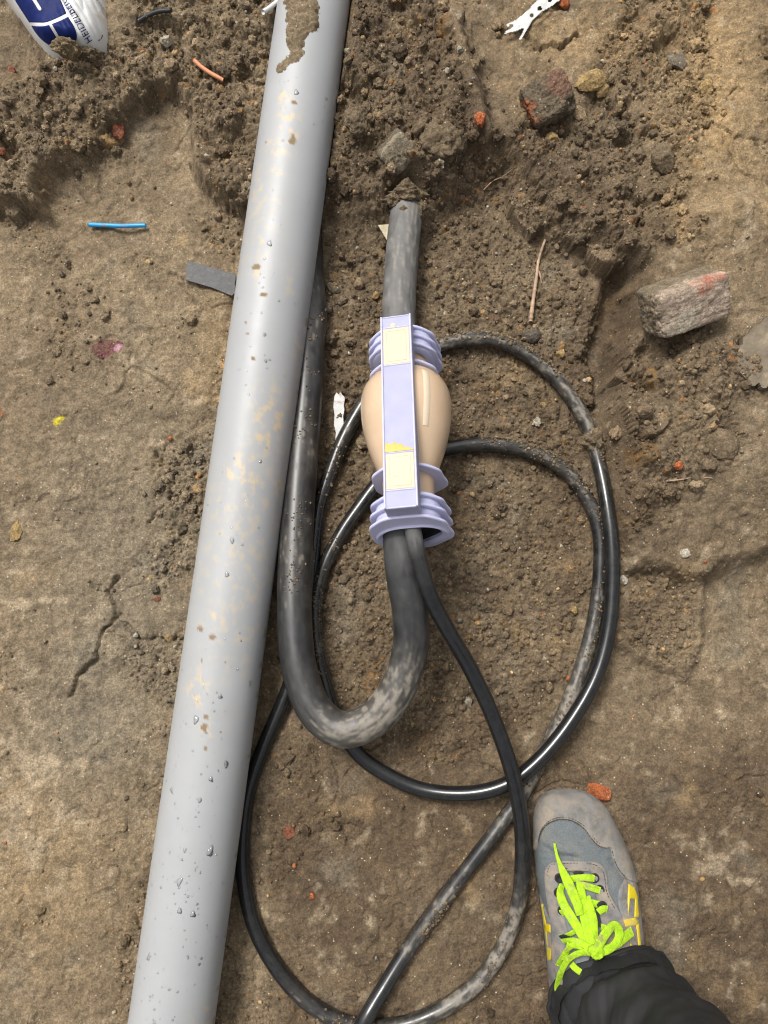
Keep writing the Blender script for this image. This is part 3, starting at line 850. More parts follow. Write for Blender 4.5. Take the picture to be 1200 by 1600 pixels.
# soil caked on the sheath: small crumbs stuck along the top and outer side
def caked(parent, lst, path, r, spans, label):
    p = np.array([P(*q) for q in lst])
    shapes = [rock_shape(1, 700 + k, 5, .3) for k in range(8)]
    t, side, nrm_ = frames(path)
    VV, FF, CC, off = [], [], [], 0
    for k0, k1, count, bias, spread, rmax in spans:
        i0 = int(np.argmin(((path - p[k0]) ** 2).sum(1))); i1 = int(np.argmin(((path - p[k1]) ** 2).sum(1)))
        i0, i1 = min(i0, i1), max(i0, i1)
        cl = RNG.integers(i0, i1, max(2, count // 14))
        for _ in range(count):
            i = int(cl[RNG.integers(len(cl))] + RNG.normal(0, 9))
            if i < i0 or i > i1:
                continue
            a = bias + RNG.normal(0, spread)
            q = .0009 * math.exp(abs(RNG.normal(0, .6)))
            q = min(q, rmax)
            c = path[i] + (r + q * .15) * (math.cos(a) * side[i] + math.sin(a) * nrm_[i])
            S, F = shapes[int(RNG.integers(8))]
            VV.append(S * q * RNG.uniform(.7, 1.2, 3) + c - path[0]); FF.append(F + off); off += len(S)
            CC.append(np.repeat(np.array((.17, .125, .075))[None] * math.exp(RNG.normal(0, .25)), len(S), 0))
    tag(mesh_obj('caked_mud', np.vstack(VV), np.vstack(FF), M_SOIL, parent, attrs={'col': np.vstack(CC), 'wet': np.full(off, .3)}), label, kind='stuff')
caked(thin_obj, THIN, THIN_PATH, THIN_R, [(32, 39, 420, 2.2, .5, .0034), (62, 66, 260, 1.9, .6, .0036), (66, 70, 110, 1.9, .5, .0022), (70, 73, 120, 1.5, .6, .0022), (53, 57, 130, 1.6, .6, .0022), (26, 29, 70, 1.4, .6, .002), (10, 12, 60, 1.5, .6, .002), (75, 77, 90, 2.0, .5, .0022), (14, 17, 60, 1.5, .6, .002)], 'brown soil caked on the loops')
caked(thick_obj, THICK_LOW, LOW_PATH, THICK_R, [(11, 13, 90, 1.5, .3, .0016), (14, 16, 50, 1.5, .35, .0016), (16, 17, 40, 1.2, .5, .003)], 'brown soil stuck along the cable')
# ------------------------------------------------------------------ cast-resin cable joint
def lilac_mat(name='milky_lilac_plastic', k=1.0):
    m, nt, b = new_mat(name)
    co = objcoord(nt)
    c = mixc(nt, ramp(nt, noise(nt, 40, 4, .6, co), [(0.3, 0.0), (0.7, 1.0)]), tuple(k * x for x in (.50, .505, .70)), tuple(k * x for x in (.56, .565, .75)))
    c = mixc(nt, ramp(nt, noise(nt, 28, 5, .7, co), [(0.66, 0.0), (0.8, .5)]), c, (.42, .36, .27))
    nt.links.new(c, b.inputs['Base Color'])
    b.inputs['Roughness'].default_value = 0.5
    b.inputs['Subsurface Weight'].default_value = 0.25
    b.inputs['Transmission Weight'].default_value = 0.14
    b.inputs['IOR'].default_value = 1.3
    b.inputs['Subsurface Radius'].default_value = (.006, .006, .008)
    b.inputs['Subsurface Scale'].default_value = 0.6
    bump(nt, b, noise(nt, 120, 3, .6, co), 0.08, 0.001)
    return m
def resin_mat(name, a, b2, rough=0.28):
    m, nt, b = new_mat(name)
    co = objcoord(nt)
    c = mixc(nt, ramp(nt, noise(nt, 22, 4, .6, co), [(0.3, 0.0), (0.7, 1.0)]), a, b2)
    vo = N(nt, 'ShaderNodeTexVoronoi', Scale=170.0)
    nt.links.new(co, vo.inputs['Vector'])
    sp = nt.nodes.new('ShaderNodeSeparateColor')
    nt.links.new(vo.outputs['Color'], sp.inputs[0])
    mm = N(nt, 'ShaderNodeMath', operation='MULTIPLY')
    nt.links.new(ramp(nt, vo.outputs['Distance'], [(.12, 1.0), (.2, 0.0)]), mm.inputs[0])
    nt.links.new(ramp(nt, sp.outputs[0], [(.93, 0.0), (.94, .6)]), mm.inputs[1])
    c = mixc(nt, mm.outputs[0], c, (.36, .24, .14))     # trapped air bubbles
    nt.links.new(c, b.inputs['Base Color'])
    b.inputs['Roughness'].default_value = rough
    b.inputs['Subsurface Weight'].default_value = 0.15
    b.inputs['Subsurface Scale'].default_value = 0.003
    b.inputs['Coat Weight'].default_value = 0.4 if rough < .4 else 0.0
    b.inputs['Specular IOR Level'].default_value = 0.5 if rough < .4 else 0.2
    b.inputs['Coat Roughness'].default_value = 0.12
    bump(nt, b, noise(nt, 60, 2, .5, co), 0.04, 0.001)
    return m
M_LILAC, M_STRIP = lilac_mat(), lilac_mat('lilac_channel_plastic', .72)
M_RESIN = resin_mat('tan_resin', (.50, .36, .235), (.56, .41, .28))
M_RESIN_PALE = resin_mat('pale_resin', (.54, .445, .325), (.57, .48, .365), .6)
M_RESIN_YEL = resin_mat('yellow_resin', (.58, .40, .10), (.60, .43, .15), .45)
J_B, J_T = P(641, 834, .144), P(630, 520, .046)
jl = float(np.linalg.norm(J_T - J_B))
ey = Vector((J_T - J_B) / jl)
ez = Vector((0, 0, 1)); ez = (ez - ey * ez.dot(ey)).normalized()
ex = ey.cross(ez).normalized()
JR = Matrix((ex, ey, ez)).transposed().to_4x4() @ Matrix.Rotation(math.radians(-10), 4, 'Y')
joint = empty('cable_joint')
joint.matrix_world = Matrix.Translation(Vector(J_B)) @ JR
tag(joint, 'tan resin cable joint in a pale lilac plastic shell with end fins', 'cable joint')
JS = jl / 0.33
def lathe(prof, seg=72, pw=2.0):
    y = np.array([q[0] for q in prof]) * JS
    r = np.array([q[1] for q in prof])
    a = np.linspace(0, 2 * np.pi, seg, endpoint=False)
    k = (np.abs(np.cos(a)) ** pw + np.abs(np.sin(a)) ** pw) ** (-1 / pw)
    V = np.stack([r[:, None] * (k * np.sin(a))[None], np.broadcast_to(y[:, None], (len(y), seg)), r[:, None] * (k * np.cos(a))[None]], -1)
    return V.reshape(-1, 3), [tuple(f) for f in grid_faces(len(prof), seg, True)]
prof, _ = spline([(y, r, 0) for y, r in ((.024,.030),(.04,.034),(.060,.034),(.080,.036),(.100,.043),(.130,.053),(.165,.0605),(.195,.0630),(.215,.0615),(.230,.055),(.240,.045),(.247,.036),(.258,.034),(.275,.034),(.300,.033),(.312,.029))], .003)
V, F = lathe(prof[:, :2])
mesh_obj('resin_body', V, F, M_RESIN, joint)
# gloss highlight painted as a thin pale strip on the bulb's right flank
sv, sf = [], []
for i, y in enumerate(np.linspace(.135, .222, 40)):
    r = float(np.interp(y, prof[:, 0], prof[:, 1]))
    for da, dr in ((-.10, -.0006), (-.07, .0007), (.06, .0007), (.085, -.0006)):
        a = 0.62 + da
        sv.append(((r + dr) * math.sin(a), y * JS, (r + dr) * math.cos(a)))
sf = [tuple(f) for f in grid_faces(40, 4)]
mesh_obj('painted_highlight', sv, sf, M_RESIN_PALE, joint)
# sleeves under the fins
for name, pr in (('end_sleeve', [(.004,.040),(.006,.043),(.040,.043),(.0415,.041),(.0415,.031)]), ('end_sleeve', [(.268,.033),(.268,.042),(.270,.044),(.303,.044),(.310,.041),(.318,.028),(.318,.0245)])):
    V, F = lathe(pr, 64, 2.6)
    mesh_obj(name, V, F, M_LILAC, joint)
def outline(R, n=96, flat_bottom=False):
    """rounded octagon, a little pointed to the right"""
    a = np.linspace(0, 2 * np.pi, n, endpoint=False)
    x, z = np.sin(a), np.cos(a)
    p = 9.0
    k1 = (np.abs(x) ** p + np.abs(z) ** p) ** (-1 / p)
    xr, zr = (x + z) / 2 ** .5, (x - z) / 2 ** .5
    k2 = 1.06 * (np.abs(xr) ** p + np.abs(zr) ** p) ** (-1 / p)
    k = (k1 ** -16 + k2 ** -16) ** (-1 / 16)
    k = k / k.max()
    k = k * (1 + 0.10 * np.exp(-((a - 1.85) / .30) ** 2))
    return np.stack([R * k * x, R * k * z], 1)
def plate(name, y, R, hole, th=.0022, tilt=0.0, hole_shape=None):
    o_, n = outline(R), 96
    h_ = outline(hole) if hole_shape is None else hole_shape
    rings = []
    for pts, yy in ((h_, -th), (o_ * (1 - .0012 / R), -th), (o_, -th + .0009), (o_, th - .0009), (o_ * (1 - .0012 / R), th), (h_, th)):
        q = np.stack([pts[:, 0], np.full(n, y * JS + yy) + tilt * pts[:, 1], pts[:, 1]], 1)
        rings.append(q)
    rings.append(rings[0])
    V = np.vstack(rings[:-1])
    F = []
    for r in range(6):
        r2 = (r + 1) % 6
        for k in range(n):
            k2 = (k + 1) % n
            F.append((r * n + k, r * n + k2, r2 * n + k2, r2 * n + k))
    return mesh_obj(name, V, [f[::-1] for f in F], M_LILAC, joint, smooth=False)
for y, R, hole in ((.0185, .0535, .040), (.034, .0525, .040), (.078, .0505, .034), (.243, .0515, .034), (.272, .0525, .038), (.287, .0525, .040), (.302, .0515, .040)):
    plate('fin', y, R, hole)
# front plate with the keyhole opening for the two cables
aa = np.linspace(0, 2 * np.pi, 96, endpoint=False)
hx = (.0335 + .0055 * np.cos(2 * aa - math.pi)) * np.sin(aa)
hz = (.029 - .0028 * np.cos(3 * aa)) * np.cos(aa)
hole_shape = np.stack([hx + .002, hz - .004], 1)
fp = plate('front_plate', .002, .0545, .03, .0022, 0.0, hole_shape)
# raised lip round the opening, dark cavity behind
lip = []
for sc, yy in ((1.0, .0), (1.16, -.0035), (1.19, -.0035), (1.24, .0)):
    q = hole_shape * sc
    lip.append(np.stack([q[:, 0], np.full(96, .002 * JS - .0022 + yy + .0002), q[:, 1]], 1))
lf = [tuple(f) for f in grid_faces(4, 96, True)]
mesh_obj('lip', np.vstack(lip), lf, M_LILAC, fp)
cav = [np.stack([hole_shape[:, 0] * s, np.full(96, yy), hole_shape[:, 1] * s], 1) for s, yy in ((1.002, .0), (1.0, .012), (.5, .022), (.02, .024))]
mesh_obj('cavity', np.vstack(cav), [tuple(f) for f in grid_faces(4, 96, True)], simple_mat('dark_sealing_tape', (.03, .03, .032), .7), fp)
sl = np.array([(-.0035, 0, .0255), (-.0022, 0, .0255), (-.0022, 0, .040), (-.0030, 0, .040)])
sl = np.vstack([sl + (0, -.0001, 0), sl + (0, -.0022, 0)]); 
# the flat filling channel along the top: walls, floor, two framed resin windows
def boxes(name, lst, mat, parent, bev=.0007, smooth=False):
    V, F = [], []
    for (x0, x1, y0, y1, z0, z1) in lst:
        b = len(V)
        y0, y1 = y0 * JS, y1 * JS
        for z, e in ((z0, 0), (z1 - bev, 0), (z1, bev)):
            V += [(x0 + e, y0 + e, z), (x1 - e, y0 + e, z), (x1 - e, y1 - e, z), (x0 + e, y1 - e, z)]
        for L in (0, 1):
            for k in range(4):
                k2 = (k + 1) % 4
                F.append((b + 4 * L + k, b + 4 * L + k2, b + 4 * L + 4 + k2, b + 4 * L + 4 + k))
        F += [(b + 8, b + 9, b + 10, b + 11), (b + 3, b + 2, b + 1, b)]
    return mesh_obj(name, V, F, mat, parent, smooth=smooth)
SW, ZT = .0205, .0725
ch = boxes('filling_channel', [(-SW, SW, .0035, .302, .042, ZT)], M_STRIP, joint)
for bx in ((-SW - .0004, -SW + .0020, .0037, .3018, ZT - .004, ZT + .0022), (SW - .0020, SW + .0004, .0037, .3018, ZT - .004, ZT + .0022)):
    boxes('channel_rim', [bx], M_LILAC, ch)
for y in (.0042, .0285, .0825, .2190, .2820, .3005):
    boxes('cross_bar', [(-SW + .0023, SW - .0023, y - .0010, y + .0010, ZT - .003, ZT + .0011)], M_LILAC, ch)
for y0, y1 in ((.0298, .0812), (.2203, .2807)):
    w = boxes('resin_window', [(-SW + .0026, SW - .0026, y0, y1, ZT - .002, ZT + .0006)], M_RESIN_PALE, ch)
    fx, i, t = SW - .0026, .0042, .0010
    yy0, yy1 = y0 + i / JS, y1 - i / JS
    for bx in ((-fx + i, -fx + i + t, yy0, yy1, ZT, ZT + .0011), (fx - i - t, fx - i, yy0, yy1, ZT, ZT + .0011), (-fx + i + t, fx - i - t, yy0, yy0 + t, ZT, ZT + .0010), (-fx + i + t, fx - i - t, yy1 - t, yy1, ZT, ZT + .0010)):
        boxes('window_frame', [bx], M_RESIN_PALE, w, .0003)
# yellow resin that has run into the channel
xs_ = np.linspace(-SW + .0024, SW - .0024, 24)
edge = .0970 - .010 * sstep(-.006, .016, xs_) + .0012 * np.sin(xs_ * 700)
yv, yf = [], []
for i, x_ in enumerate(xs_):
    yv += [(x_, .0837 * JS, ZT + .0009), (x_, edge[i] * JS - .001, ZT + .0009), (x_, edge[i] * JS, ZT - .0002)]
yf = [tuple(f) for f in grid_faces(24, 3)]
tag(mesh_obj('resin_run', yv, [f[::-1] for f in yf], M_RESIN_YEL, ch), 'yellow resin run inside the channel')
nub = ICO[2][0] * np.array((.0042, .0042, .0012)) + np.array((-.004, .2855 * JS, ZT + .0002))
mesh_obj('filling_plug', nub, [tuple(f) for f in ICO[2][1]], M_RESIN_PALE, ch)

# ------------------------------------------------------------------ cement bag at the top edge
def bag():
    NS, NT = 300, 220
    Lp, _ = spline([(72, 84, 0), (42, 44, 0), (11, 0, 0), (-45, -80, 0), (-130, -210, 0)], 2)
    Rp, _ = spline([(120, 86, 0), (148, 76, 0), (163, 58, 0), (167, 35, 0), (164, 0, 0), (158, -60, 0), (130, -200, 0)], 2)
    s = np.linspace(0, 1, NS)
    L = np.stack([np.interp(s, np.linspace(0, 1, len(Lp)), Lp[:, k]) for k in (0, 1)], 1)
    R = np.stack([np.interp(s, np.linspace(0, 1, len(Rp)), Rp[:, k]) for k in (0, 1)], 1)
    t = np.linspace(0, 1, NT)
    px = L[:, None] * (1 - t)[None, :, None] + R[:, None] * t[None, :, None]
    zb = .066
    base = np.array([[P(u, v, zb) for u, v in row] for row in px])
    S, T = np.meshgrid(s, t, indexing='ij')
    q = np.clip(1 - np.abs(2 * T - 1) ** 3.2, 0, 1) ** .5 * sstep(-.02, .12, S) ** .6
    z = .007 + .085 * q
    z += q * (.006 * fbm(base[..., 0], base[..., 1], 22, 3, 601) + .010 * np.abs(fbm(base[..., 0] * 1.6 + base[..., 1] * .9, base[..., 1] * .25 - base[..., 0] * .1, 40, 2, 607)) * sstep(.45, .8, T))
    G = base.copy(); G[..., 2] = z
    gu, gv = UV(G[..., 0], G[..., 1], G[..., 2])
    du, dv = np.gradient(G, axis=0), np.gradient(G, axis=1)
    nrm = np.cross(du, dv); nrm /= np.linalg.norm(nrm, axis=-1)[..., None] + 1e-12
    nrm *= np.sign(nrm[..., 2:3] + 1e-9)
    root_p = G[150, 110] * (1, 1, 0) + (0, 0, .01)
    b = empty('cement_bag', root_p)
    tag(b, 'white plastic cement bag printed in dark blue, half buried by clods', 'bag')
    M_W = simple_mat('white_bag_film', (.56, .56, .55), .32, .06, 18, 60, .25, .003, (.40, .33, .25), .12, 14)
    M_B = simple_mat('blue_print', (.005, .013, .085), .55, .18, 120, 60, .2, .002, spec=.12)
    under = G.copy(); under[..., 2] = np.minimum(G[..., 2] - .004, .012)
    f = grid_faces(NS, NT)
    mesh_obj('bag_skin', G.reshape(-1, 3) - root_p, f, M_W, b)
    mesh_obj('bag_underside', under.reshape(-1, 3)[::1] - root_p, f[:, ::-1], M_W, b)
    def printed(name, pts, mat, off, w=1.0):
        d = psdf(gu, gv, pts)
        h = np.clip(d / w, -1, 1) * off
        keep = (d > -2.5).ravel()[f].all(1)
        mesh_obj(name, (G + nrm * h[..., None]).reshape(-1, 3) - root_p, f[keep], mat, b)
    def curve(*p):
        return [tuple(q[:2]) for q in spline([(a, c, 0) for a, c in p], 2)[0]]
    printed('blue_panel', curve((24, 2), (46, 36)) + curve((46, 35), (60, 35.5), (72, 35), (88, 29), (104, 21)) + [(93, -4), (70, -60), (0, -60)], M_B, .0006)
    printed('blue_panel', curve((49, 40), (60, 41), (72, 40), (90, 34), (107, 26)) + curve((107, 27), (116, 42), (120, 54), (119, 64), (114, 72), (100, 76), (80, 73)) + curve((80, 73), (66, 63), (56, 52), (49, 41)), M_B, .0006)
    for p0, p1, wd in (((50, -6), (63, 15), 3.0), ((77.5, 36), (90.5, 57.5), 2.6)):
        d = np.array(p1, float) - p0; d /= np.linalg.norm(d); n = np.array((-d[1], d[0]))
        a = np.linspace(-1.57, 1.57, 9)
        pts = [tuple(np.array(p0) + n * wd), *[tuple(np.array(p1) - d * wd * .2 + wd * (math.cos(x) * d - math.sin(x) * n)) for x in a], tuple(np.array(p0) - n * wd)]
        printed('white_stroke', pts, M_W, .0011, .8)
    # lettering
    cu = bpy.data.curves.new('lettering', 'FONT'); cu.body = 'HEIDELBERG'; cu.size = 1.0; cu.space_character = 1.06
    to = bpy.data.objects.new('lettering_source', cu); COL.objects.link(to)
    bpy.context.view_layer.update()
    me = bpy.data.meshes.new_from_object(to.evaluated_get(bpy.context.evaluated_depsgraph_get()))
    tv = np.array([v.co[:2] for v in me.vertices]); tf = [tuple(p.vertices) for p in me.polygons]
    bpy.data.objects.remove(to); bpy.data.curves.remove(cu); bpy.data.meshes.remove(me)
    from mathutils import kdtree
    sel = np.argwhere((gu > -20) & (gu < 200) & (gv > -60) & (gv < 110))
    kd = kdtree.KDTree(len(sel))
    for n_, (i, j) in enumerate(sel):
        kd.insert((gu[i, j], gv[i, j], 0), n_)
    kd.balance()
    def on_bag(u, v, off):
        n_ = kd.find((u, v, 0))[1]
        i, j = sel[n_]
        p = P(u, v, G[i, j, 2])
        return p + nrm[i, j] * off
    def letter(name, tv, tf, p0, p1, hgt, wscale):
        d = np.array(p1, float) - p0; d /= np.linalg.norm(d)
        upv = np.array((d[1], -d[0]))
        px_ = np.array(p0) + tv[:, :1] * wscale * d + tv[:, 1:2] * hgt * upv
        V = np.array([on_bag(u, v, .0030) for u, v in px_]) - root_p
        mesh_obj(name, V, tf, M_B, b, smooth=False)
    p0, p1 = (142.5, 64.0), (103, -3)
    w_tot = tv[:, 0].max()
    letter('lettering', tv, tf, p0, p1, 11.5, 82.0 / w_tot)
    small = tv.copy()
    letter('small_print', small, tf, (162, 17), (148, -4), 3.6, 30.0 / w_tot)
    printed('dark_mark', [(153, 64), (157, 60), (160, 54), (161, 55), (158, 61), (154, 65)], M_B, .0008, .5)
def psdf(u, v, pts):
    best = np.full(np.shape(u), 1e9)
    n = len(pts)
    for i in range(n):
        (ax, ay), (bx, by) = pts[i], pts[(i + 1) % n]
        dx, dy = bx - ax, by - ay
        t = np.clip(((u - ax) * dx + (v - ay) * dy) / (dx * dx + dy * dy + 1e-9), 0, 1)
        best = np.minimum(best, np.hypot(u - ax - t * dx, v - ay - t * dy))
    return np.where(in_poly(u, v, pts), best, -best)
bag()
# ------------------------------------------------------------------ the photographer's foot
def foot():
    M_SUEDE = simple_mat('grey_suede', (.165, .158, .152), .9, .3, 60, 420, .5, .0016, (.26, .215, .16), .5, 40)
    M_CAP = simple_mat('muddy_toe_cap', (.16, .152, .14), .85, .35, 40, 380, .6, .0018, (.225, .192, .152), .55, 48)
    M_YEL = simple_mat('yellow_trim', (.56, .43, .010), .55, .12, 50, 300, .25, .001, (.36, .30, .2), .15, 40)
    M_NEON = simple_mat('neon_lace', (.35, .58, .010), .8, .22, 160, 1100, .9, .0016, (.30, .30, .10), .12, 60)
    M_BLACK = simple_mat('black_webbing', (.012, .012, .013), .8, .2)
    M_SOLE = simple_mat('dark_rubber', (.045, .045, .042), .8, .3, 40, 200, .3, .001, (.25, .2, .14), .6, 30)
    m, nt, b = new_mat('blue_grey_mesh')
    co = objcoord(nt)
    ck = N(nt, 'ShaderNodeTexVoronoi', Scale=620.0)
    nt.links.new(co, ck.inputs['Vector'])
    c = mixc(nt, ramp(nt, ck.outputs['Distance'], [(.2, 0.0), (.6, 1.0)]), (.082, .093, .096), (.110, .124, .127))
    c = mixc(nt, ramp(nt, noise(nt, 24, 4, .6, co), [(.5, 0.0), (.8, .5)]), c, (.27, .24, .19))
    nt.links.new(c, b.inputs['Base Color'])
    b.inputs['Roughness'].default_value = .85
    bump(nt, b, ck.outputs['Distance'], .6, .0008)
    M_MESH = m

    rows = [(1237,880,889),(1238.5,868,905),(1242,857,918),(1248,848.5,929),(1256,843,939),(1267,838.5,948),(1283,836.5,956),(1310,836,970),(1340,836.5,982),(1367,838.5,990),(1387,842,993.5),(1433,849,997.5),(1470,853,1000),(1500,856,1002),(1545,861,1004),(1590,871,1002),(1620,884,994),(1640,900,980),(1648,925,955)]
    tops = [(1237,.020),(1239,.033),(1243,.043),(1250,.052),(1262,.060),(1285,.0655),(1320,.069),(1360,.074),(1400,.084),(1450,.097),(1500,.108),(1560,.112),(1620,.105),(1648,.085)]
    rv = np.array(rows)
    NS, NT = 330, 190
    w = np.linspace(0, 1, NS) ** 1.25
    vv = 1237 + (1648 - 1237) * w
    uL, uR = np.interp(vv, rv[:, 0], rv[:, 1]), np.interp(vv, rv[:, 0], rv[:, 2])
    k = np.ones(7) / 7
    sm = lambda a: np.r_[a[:3], np.convolve(a, k, 'valid'), a[-3:]]
    uL, uR = sm(uL), sm(uR)
    zt = sm(np.interp(vv, [q[0] for q in tops], [q[1] for q in tops]))
    PL = np.array([P(u, v, .028) for u, v in zip(uL, vv)]); PR = np.array([P(u, v, .028) for u, v in zip(uR, vv)])
    cen, half = (PL + PR) / 2, np.linalg.norm(PR - PL, axis=1) / 2
    dirx = (PR - PL) / (2 * half[:, None])
    ph = np.linspace(-1.0, 1.0, NT) * math.radians(104)
    sx = np.sign(np.sin(ph)) * np.abs(np.sin(ph)) ** .80
    cz = np.sign(np.cos(ph)) * np.abs(np.cos(ph)) ** .80
    G = cen[:, None] + (half * .985)[:, None, None] * sx[None, :, None] * dirx[:, None]
    zc = .024
    G[..., 2] = zc + (zt[:, None] - zc) * np.maximum(cz, 0)[None] + .016 * np.minimum(cz, 0)[None]
    # the shoe is fuller over the instep's inner side; the vamp creases where the foot bends
    gx, gy = G[..., 0], G[..., 1]
    ht = sstep(.03, .06, G[..., 2])
    G[..., 2] += ht * (.0016 * fbm(gx, gy, 26, 3, 701) + .0007 * fbm(gx, gy, 110, 2, 705))
    gu, gv = UV(G[..., 0], G[..., 1], G[..., 2])
    for (ax, ay, bx, by, wd, dp) in ((838, 1332, 900, 1342, 5, .004), (842, 1318, 862, 1330, 4, .003), (955, 1345, 985, 1385, 5, .002), (850, 1345, 880, 1342, 3, .002)):
        dx, dy = bx - ax, by - ay
        t = np.clip(((gu - ax) * dx + (gv - ay) * dy) / (dx * dx + dy * dy), 0, 1)
        G[..., 2] -= dp * np.exp(-(np.hypot(gu - ax - t * dx, gv - ay - t * dy) / wd) ** 2) * ht
    gu, gv = UV(G[..., 0], G[..., 1], G[..., 2])
    a_, b_ = np.gradient(G, axis=0), np.gradient(G, axis=1)
    nrm = np.cross(a_, b_); nrm /= np.linalg.norm(nrm, axis=-1)[..., None] + 1e-12
    if nrm[NS // 2, NT // 2, 2] < 0:
        nrm = -nrm
    root = P(930, 1560, 0)
    person = empty('person', root)
    tag(person, 'standing person, only a grey work shoe and black trouser leg in view', 'person')
    from mathutils import kdtree
    idx = [(i, j) for i in range(0, NS, 2) for j in range(0, NT, 2) if G[i, j, 2] > .028]
    kd = kdtree.KDTree(len(idx))
    for n_, (i, j) in enumerate(idx):
        kd.insert((gu[i, j], gv[i, j], 0), n_)
    kd.balance()
    def on(u, v, h):
        i, j = idx[kd.find((u, v, 0))[1]]
        return P(u, v, G[i, j, 2] + h)
    f = grid_faces(NS, NT)
    shoe = mesh_obj('shoe', G.reshape(-1, 3) - root, f, M_MESH, person)
    tag(shoe, 'grey work shoe with neon yellow laces and muddy toe')
    def panel(name, pts, mat, off=.0016, w=1.6, pads=(), label=None, soft_=None):
        d = psdf(gu, gv, pts)
        for hole in pads:
            d = np.minimum(d, -psdf(gu, gv, hole))
        h = np.clip(d / w, -1, 1) * off
        keep = (d > -3.5).ravel()[f].all(1)
        o = mesh_obj(name, (G + nrm * h[..., None]).reshape(-1, 3) - root, f[keep], mat, shoe)
        if label:
            o['label'] = label
        return o
    M_STITCH = simple_mat('dark_stitching', (.05, .042, .034), .9, .3)
    def cv(*p):
        return [tuple(q[:2]) for q in spline([(a, c, 0) for a, c in p], 2)[0]]
    # toe cap wraps the toe and runs back along the outer side
    capline = cv((832,1336),(838,1326),(846,1300),(858,1287),(876,1281),(895,1284),(912,1296),(924,1312),(934,1322),(946,1326),(954,1326),(957,1342),(964,1358),(975,1372),(992,1381))
    panel('toe_cap', capline + [(1010, 1381), (1030, 1300), (960, 1215), (880, 1210), (815, 1250), (815, 1336)], M_CAP, .0030, label='mud-stained grey suede toe cap')
    # stitched seams beside the panel edges, dark to stand in for edge shadows too
    def seam(pts, h=.0021, r=.0007):
        path, s = spline([on(u, v, h) for u, v in pts], .0016)
        wob = .25 + .75 * (np.sin(s * 1500) > -.2)
        V, F, _, _ = tube(path, r * wob, 6)
        mesh_obj('seam', V - root, F, M_STITCH, shoe)
    # eyestay: U-shaped lace panel with the throat left open
    eye = cv((853,1352),(866,1346),(890,1345),(925,1346),(940,1352),(948,1364),(951,1390),(957,1405),(964,1416)) + cv((964,1416),(975,1440),(990,1500)) + [(985,1560),(950,1560)] + cv((950,1540),(948,1490),(941,1450),(936,1420),(930,1385),(924,1366),(915,1362),(885,1362),(876,1367),(873,1385),(877,1410),(884,1440),(892,1470),(896,1500),(884,1520),(880,1560)) + cv((866,1560),(862,1520),(862,1480),(862,1448),(858,1425),(853,1395),(851,1370),(853,1352))
    es = panel('lace_panel', eye, M_SUEDE, .0026)
    panel('side_panel', cv((975,1374),(968,1390),(966,1410),(972,1440),(978,1500)) + [(985,1580),(1030,1580),(1030,1375)], M_SUEDE, .0014)
    panel('side_panel', cv((834,1372),(842,1392),(852,1420),(861,1440),(870,1446),(876,1450),(884,1470),(888,1500),(874,1530)) + [(868,1600),(830,1600)], M_SUEDE, .0013)
    # throat: tongue below the laces
    tongue = cv((878,1366),(915,1364),(926,1372),(934,1415),(940,1455),(947,1500),(935,1530),(900,1530),(893,1480),(884,1440),(876,1400),(878,1366))
    panel('tongue', tongue, simple_mat('tongue_cloth', (.14, .155, .16), .9, .25, 60, 700, .5, .001), .0009)
    for pts in ([(980,1379),(990,1386),(995,1400),(997,1430),(996,1434),(989,1434),(990,1405),(984,1405),(981,1432),(979,1432),(979,1400)], [(970.5,1436),(992,1433),(996,1440),(994,1446),(974,1450)], [(992,1446),(997,1440),(1000,1470),(1003,1500),(998,1500),(995,1475)], [(979,1472),(984,1472),(992,1484),(998,1494),(990,1492),(981,1482)]):
        panel('yellow_stripe', pts, M_YEL, .0024, 1.2)
    for pts in ([(851,1441),(862,1444),(862.5,1458),(852,1456)], [(855,1478),(864,1482),(864,1500),(857,1502)], [(846,1410),(849,1412),(856,1445),(858,1480),(856,1480),(852,1450)]):
        panel('yellow_stripe', pts, M_YEL, .0022, 1.2)
    # sole
    al = np.r_[np.c_[uL, vv], np.c_[uR, vv][::-1]]
    ring = np.array([P(u, v, .02) for u, v in al]); c0 = ring.mean(0)
    VS = []
    for z, s in ((.0005, .975), (.003, 1.0), (.018, 1.008), (.026, 1.0), (.0265, .96)):
        q = c0 + (ring - c0) * s; q[:, 2] = z; VS.append(q)
    n = len(ring)
    F = [tuple(q) for q in grid_faces(5, n, True)] + [tuple(range(n))[::-1]]
    mesh_obj('sole', np.vstack(VS) - root, F, M_SOLE, shoe)
    def q3(x, y):                                   # measured on a threefold enlargement of the shoe
        return 800 + x / 3.0, 1200 + y / 3.0
    def lace(pts, wd, mat=M_NEON, name='lace', flat=.22):
        wd = [.86 * q for q in wd] if isinstance(wd, (list, tuple)) else .86 * wd
        p = []
        for x, y, h in pts:
            u, v = q3(x, y)
            p.append(on(u, v, h))
        path, s = spline(p, .0018)
        k = np.linspace(0, 1, len(path))
        rad = np.interp(k, np.linspace(0, 1, len(wd)), wd) if isinstance(wd, (list, tuple)) else np.full(len(path), wd)
        t, side, nr_ = frames(path)
        roll = .15 * np.sin(s * 90 + len(pts)) 
        a = np.linspace(0, 2 * np.pi, 14, endpoint=False)
        sd = np.cos(roll)[:, None] * side + np.sin(roll)[:, None] * nr_
        nn = np.cross(sd, t)
        ca, sa = np.cos(a), np.sin(a)
        ca = np.sign(ca) * np.abs(ca) ** .6; sa = np.sign(sa) * np.abs(sa) ** .6
        V = path[:, None] + rad[:, None, None] * (ca[None, :, None] * sd[:, None] + flat * sa[None, :, None] * nn[:, None])
        F = [tuple(q) for q in grid_faces(len(path), 14, True)] + [tuple(range(14)), tuple(range((len(path) - 1) * 14, len(path) * 14))[::-1]]
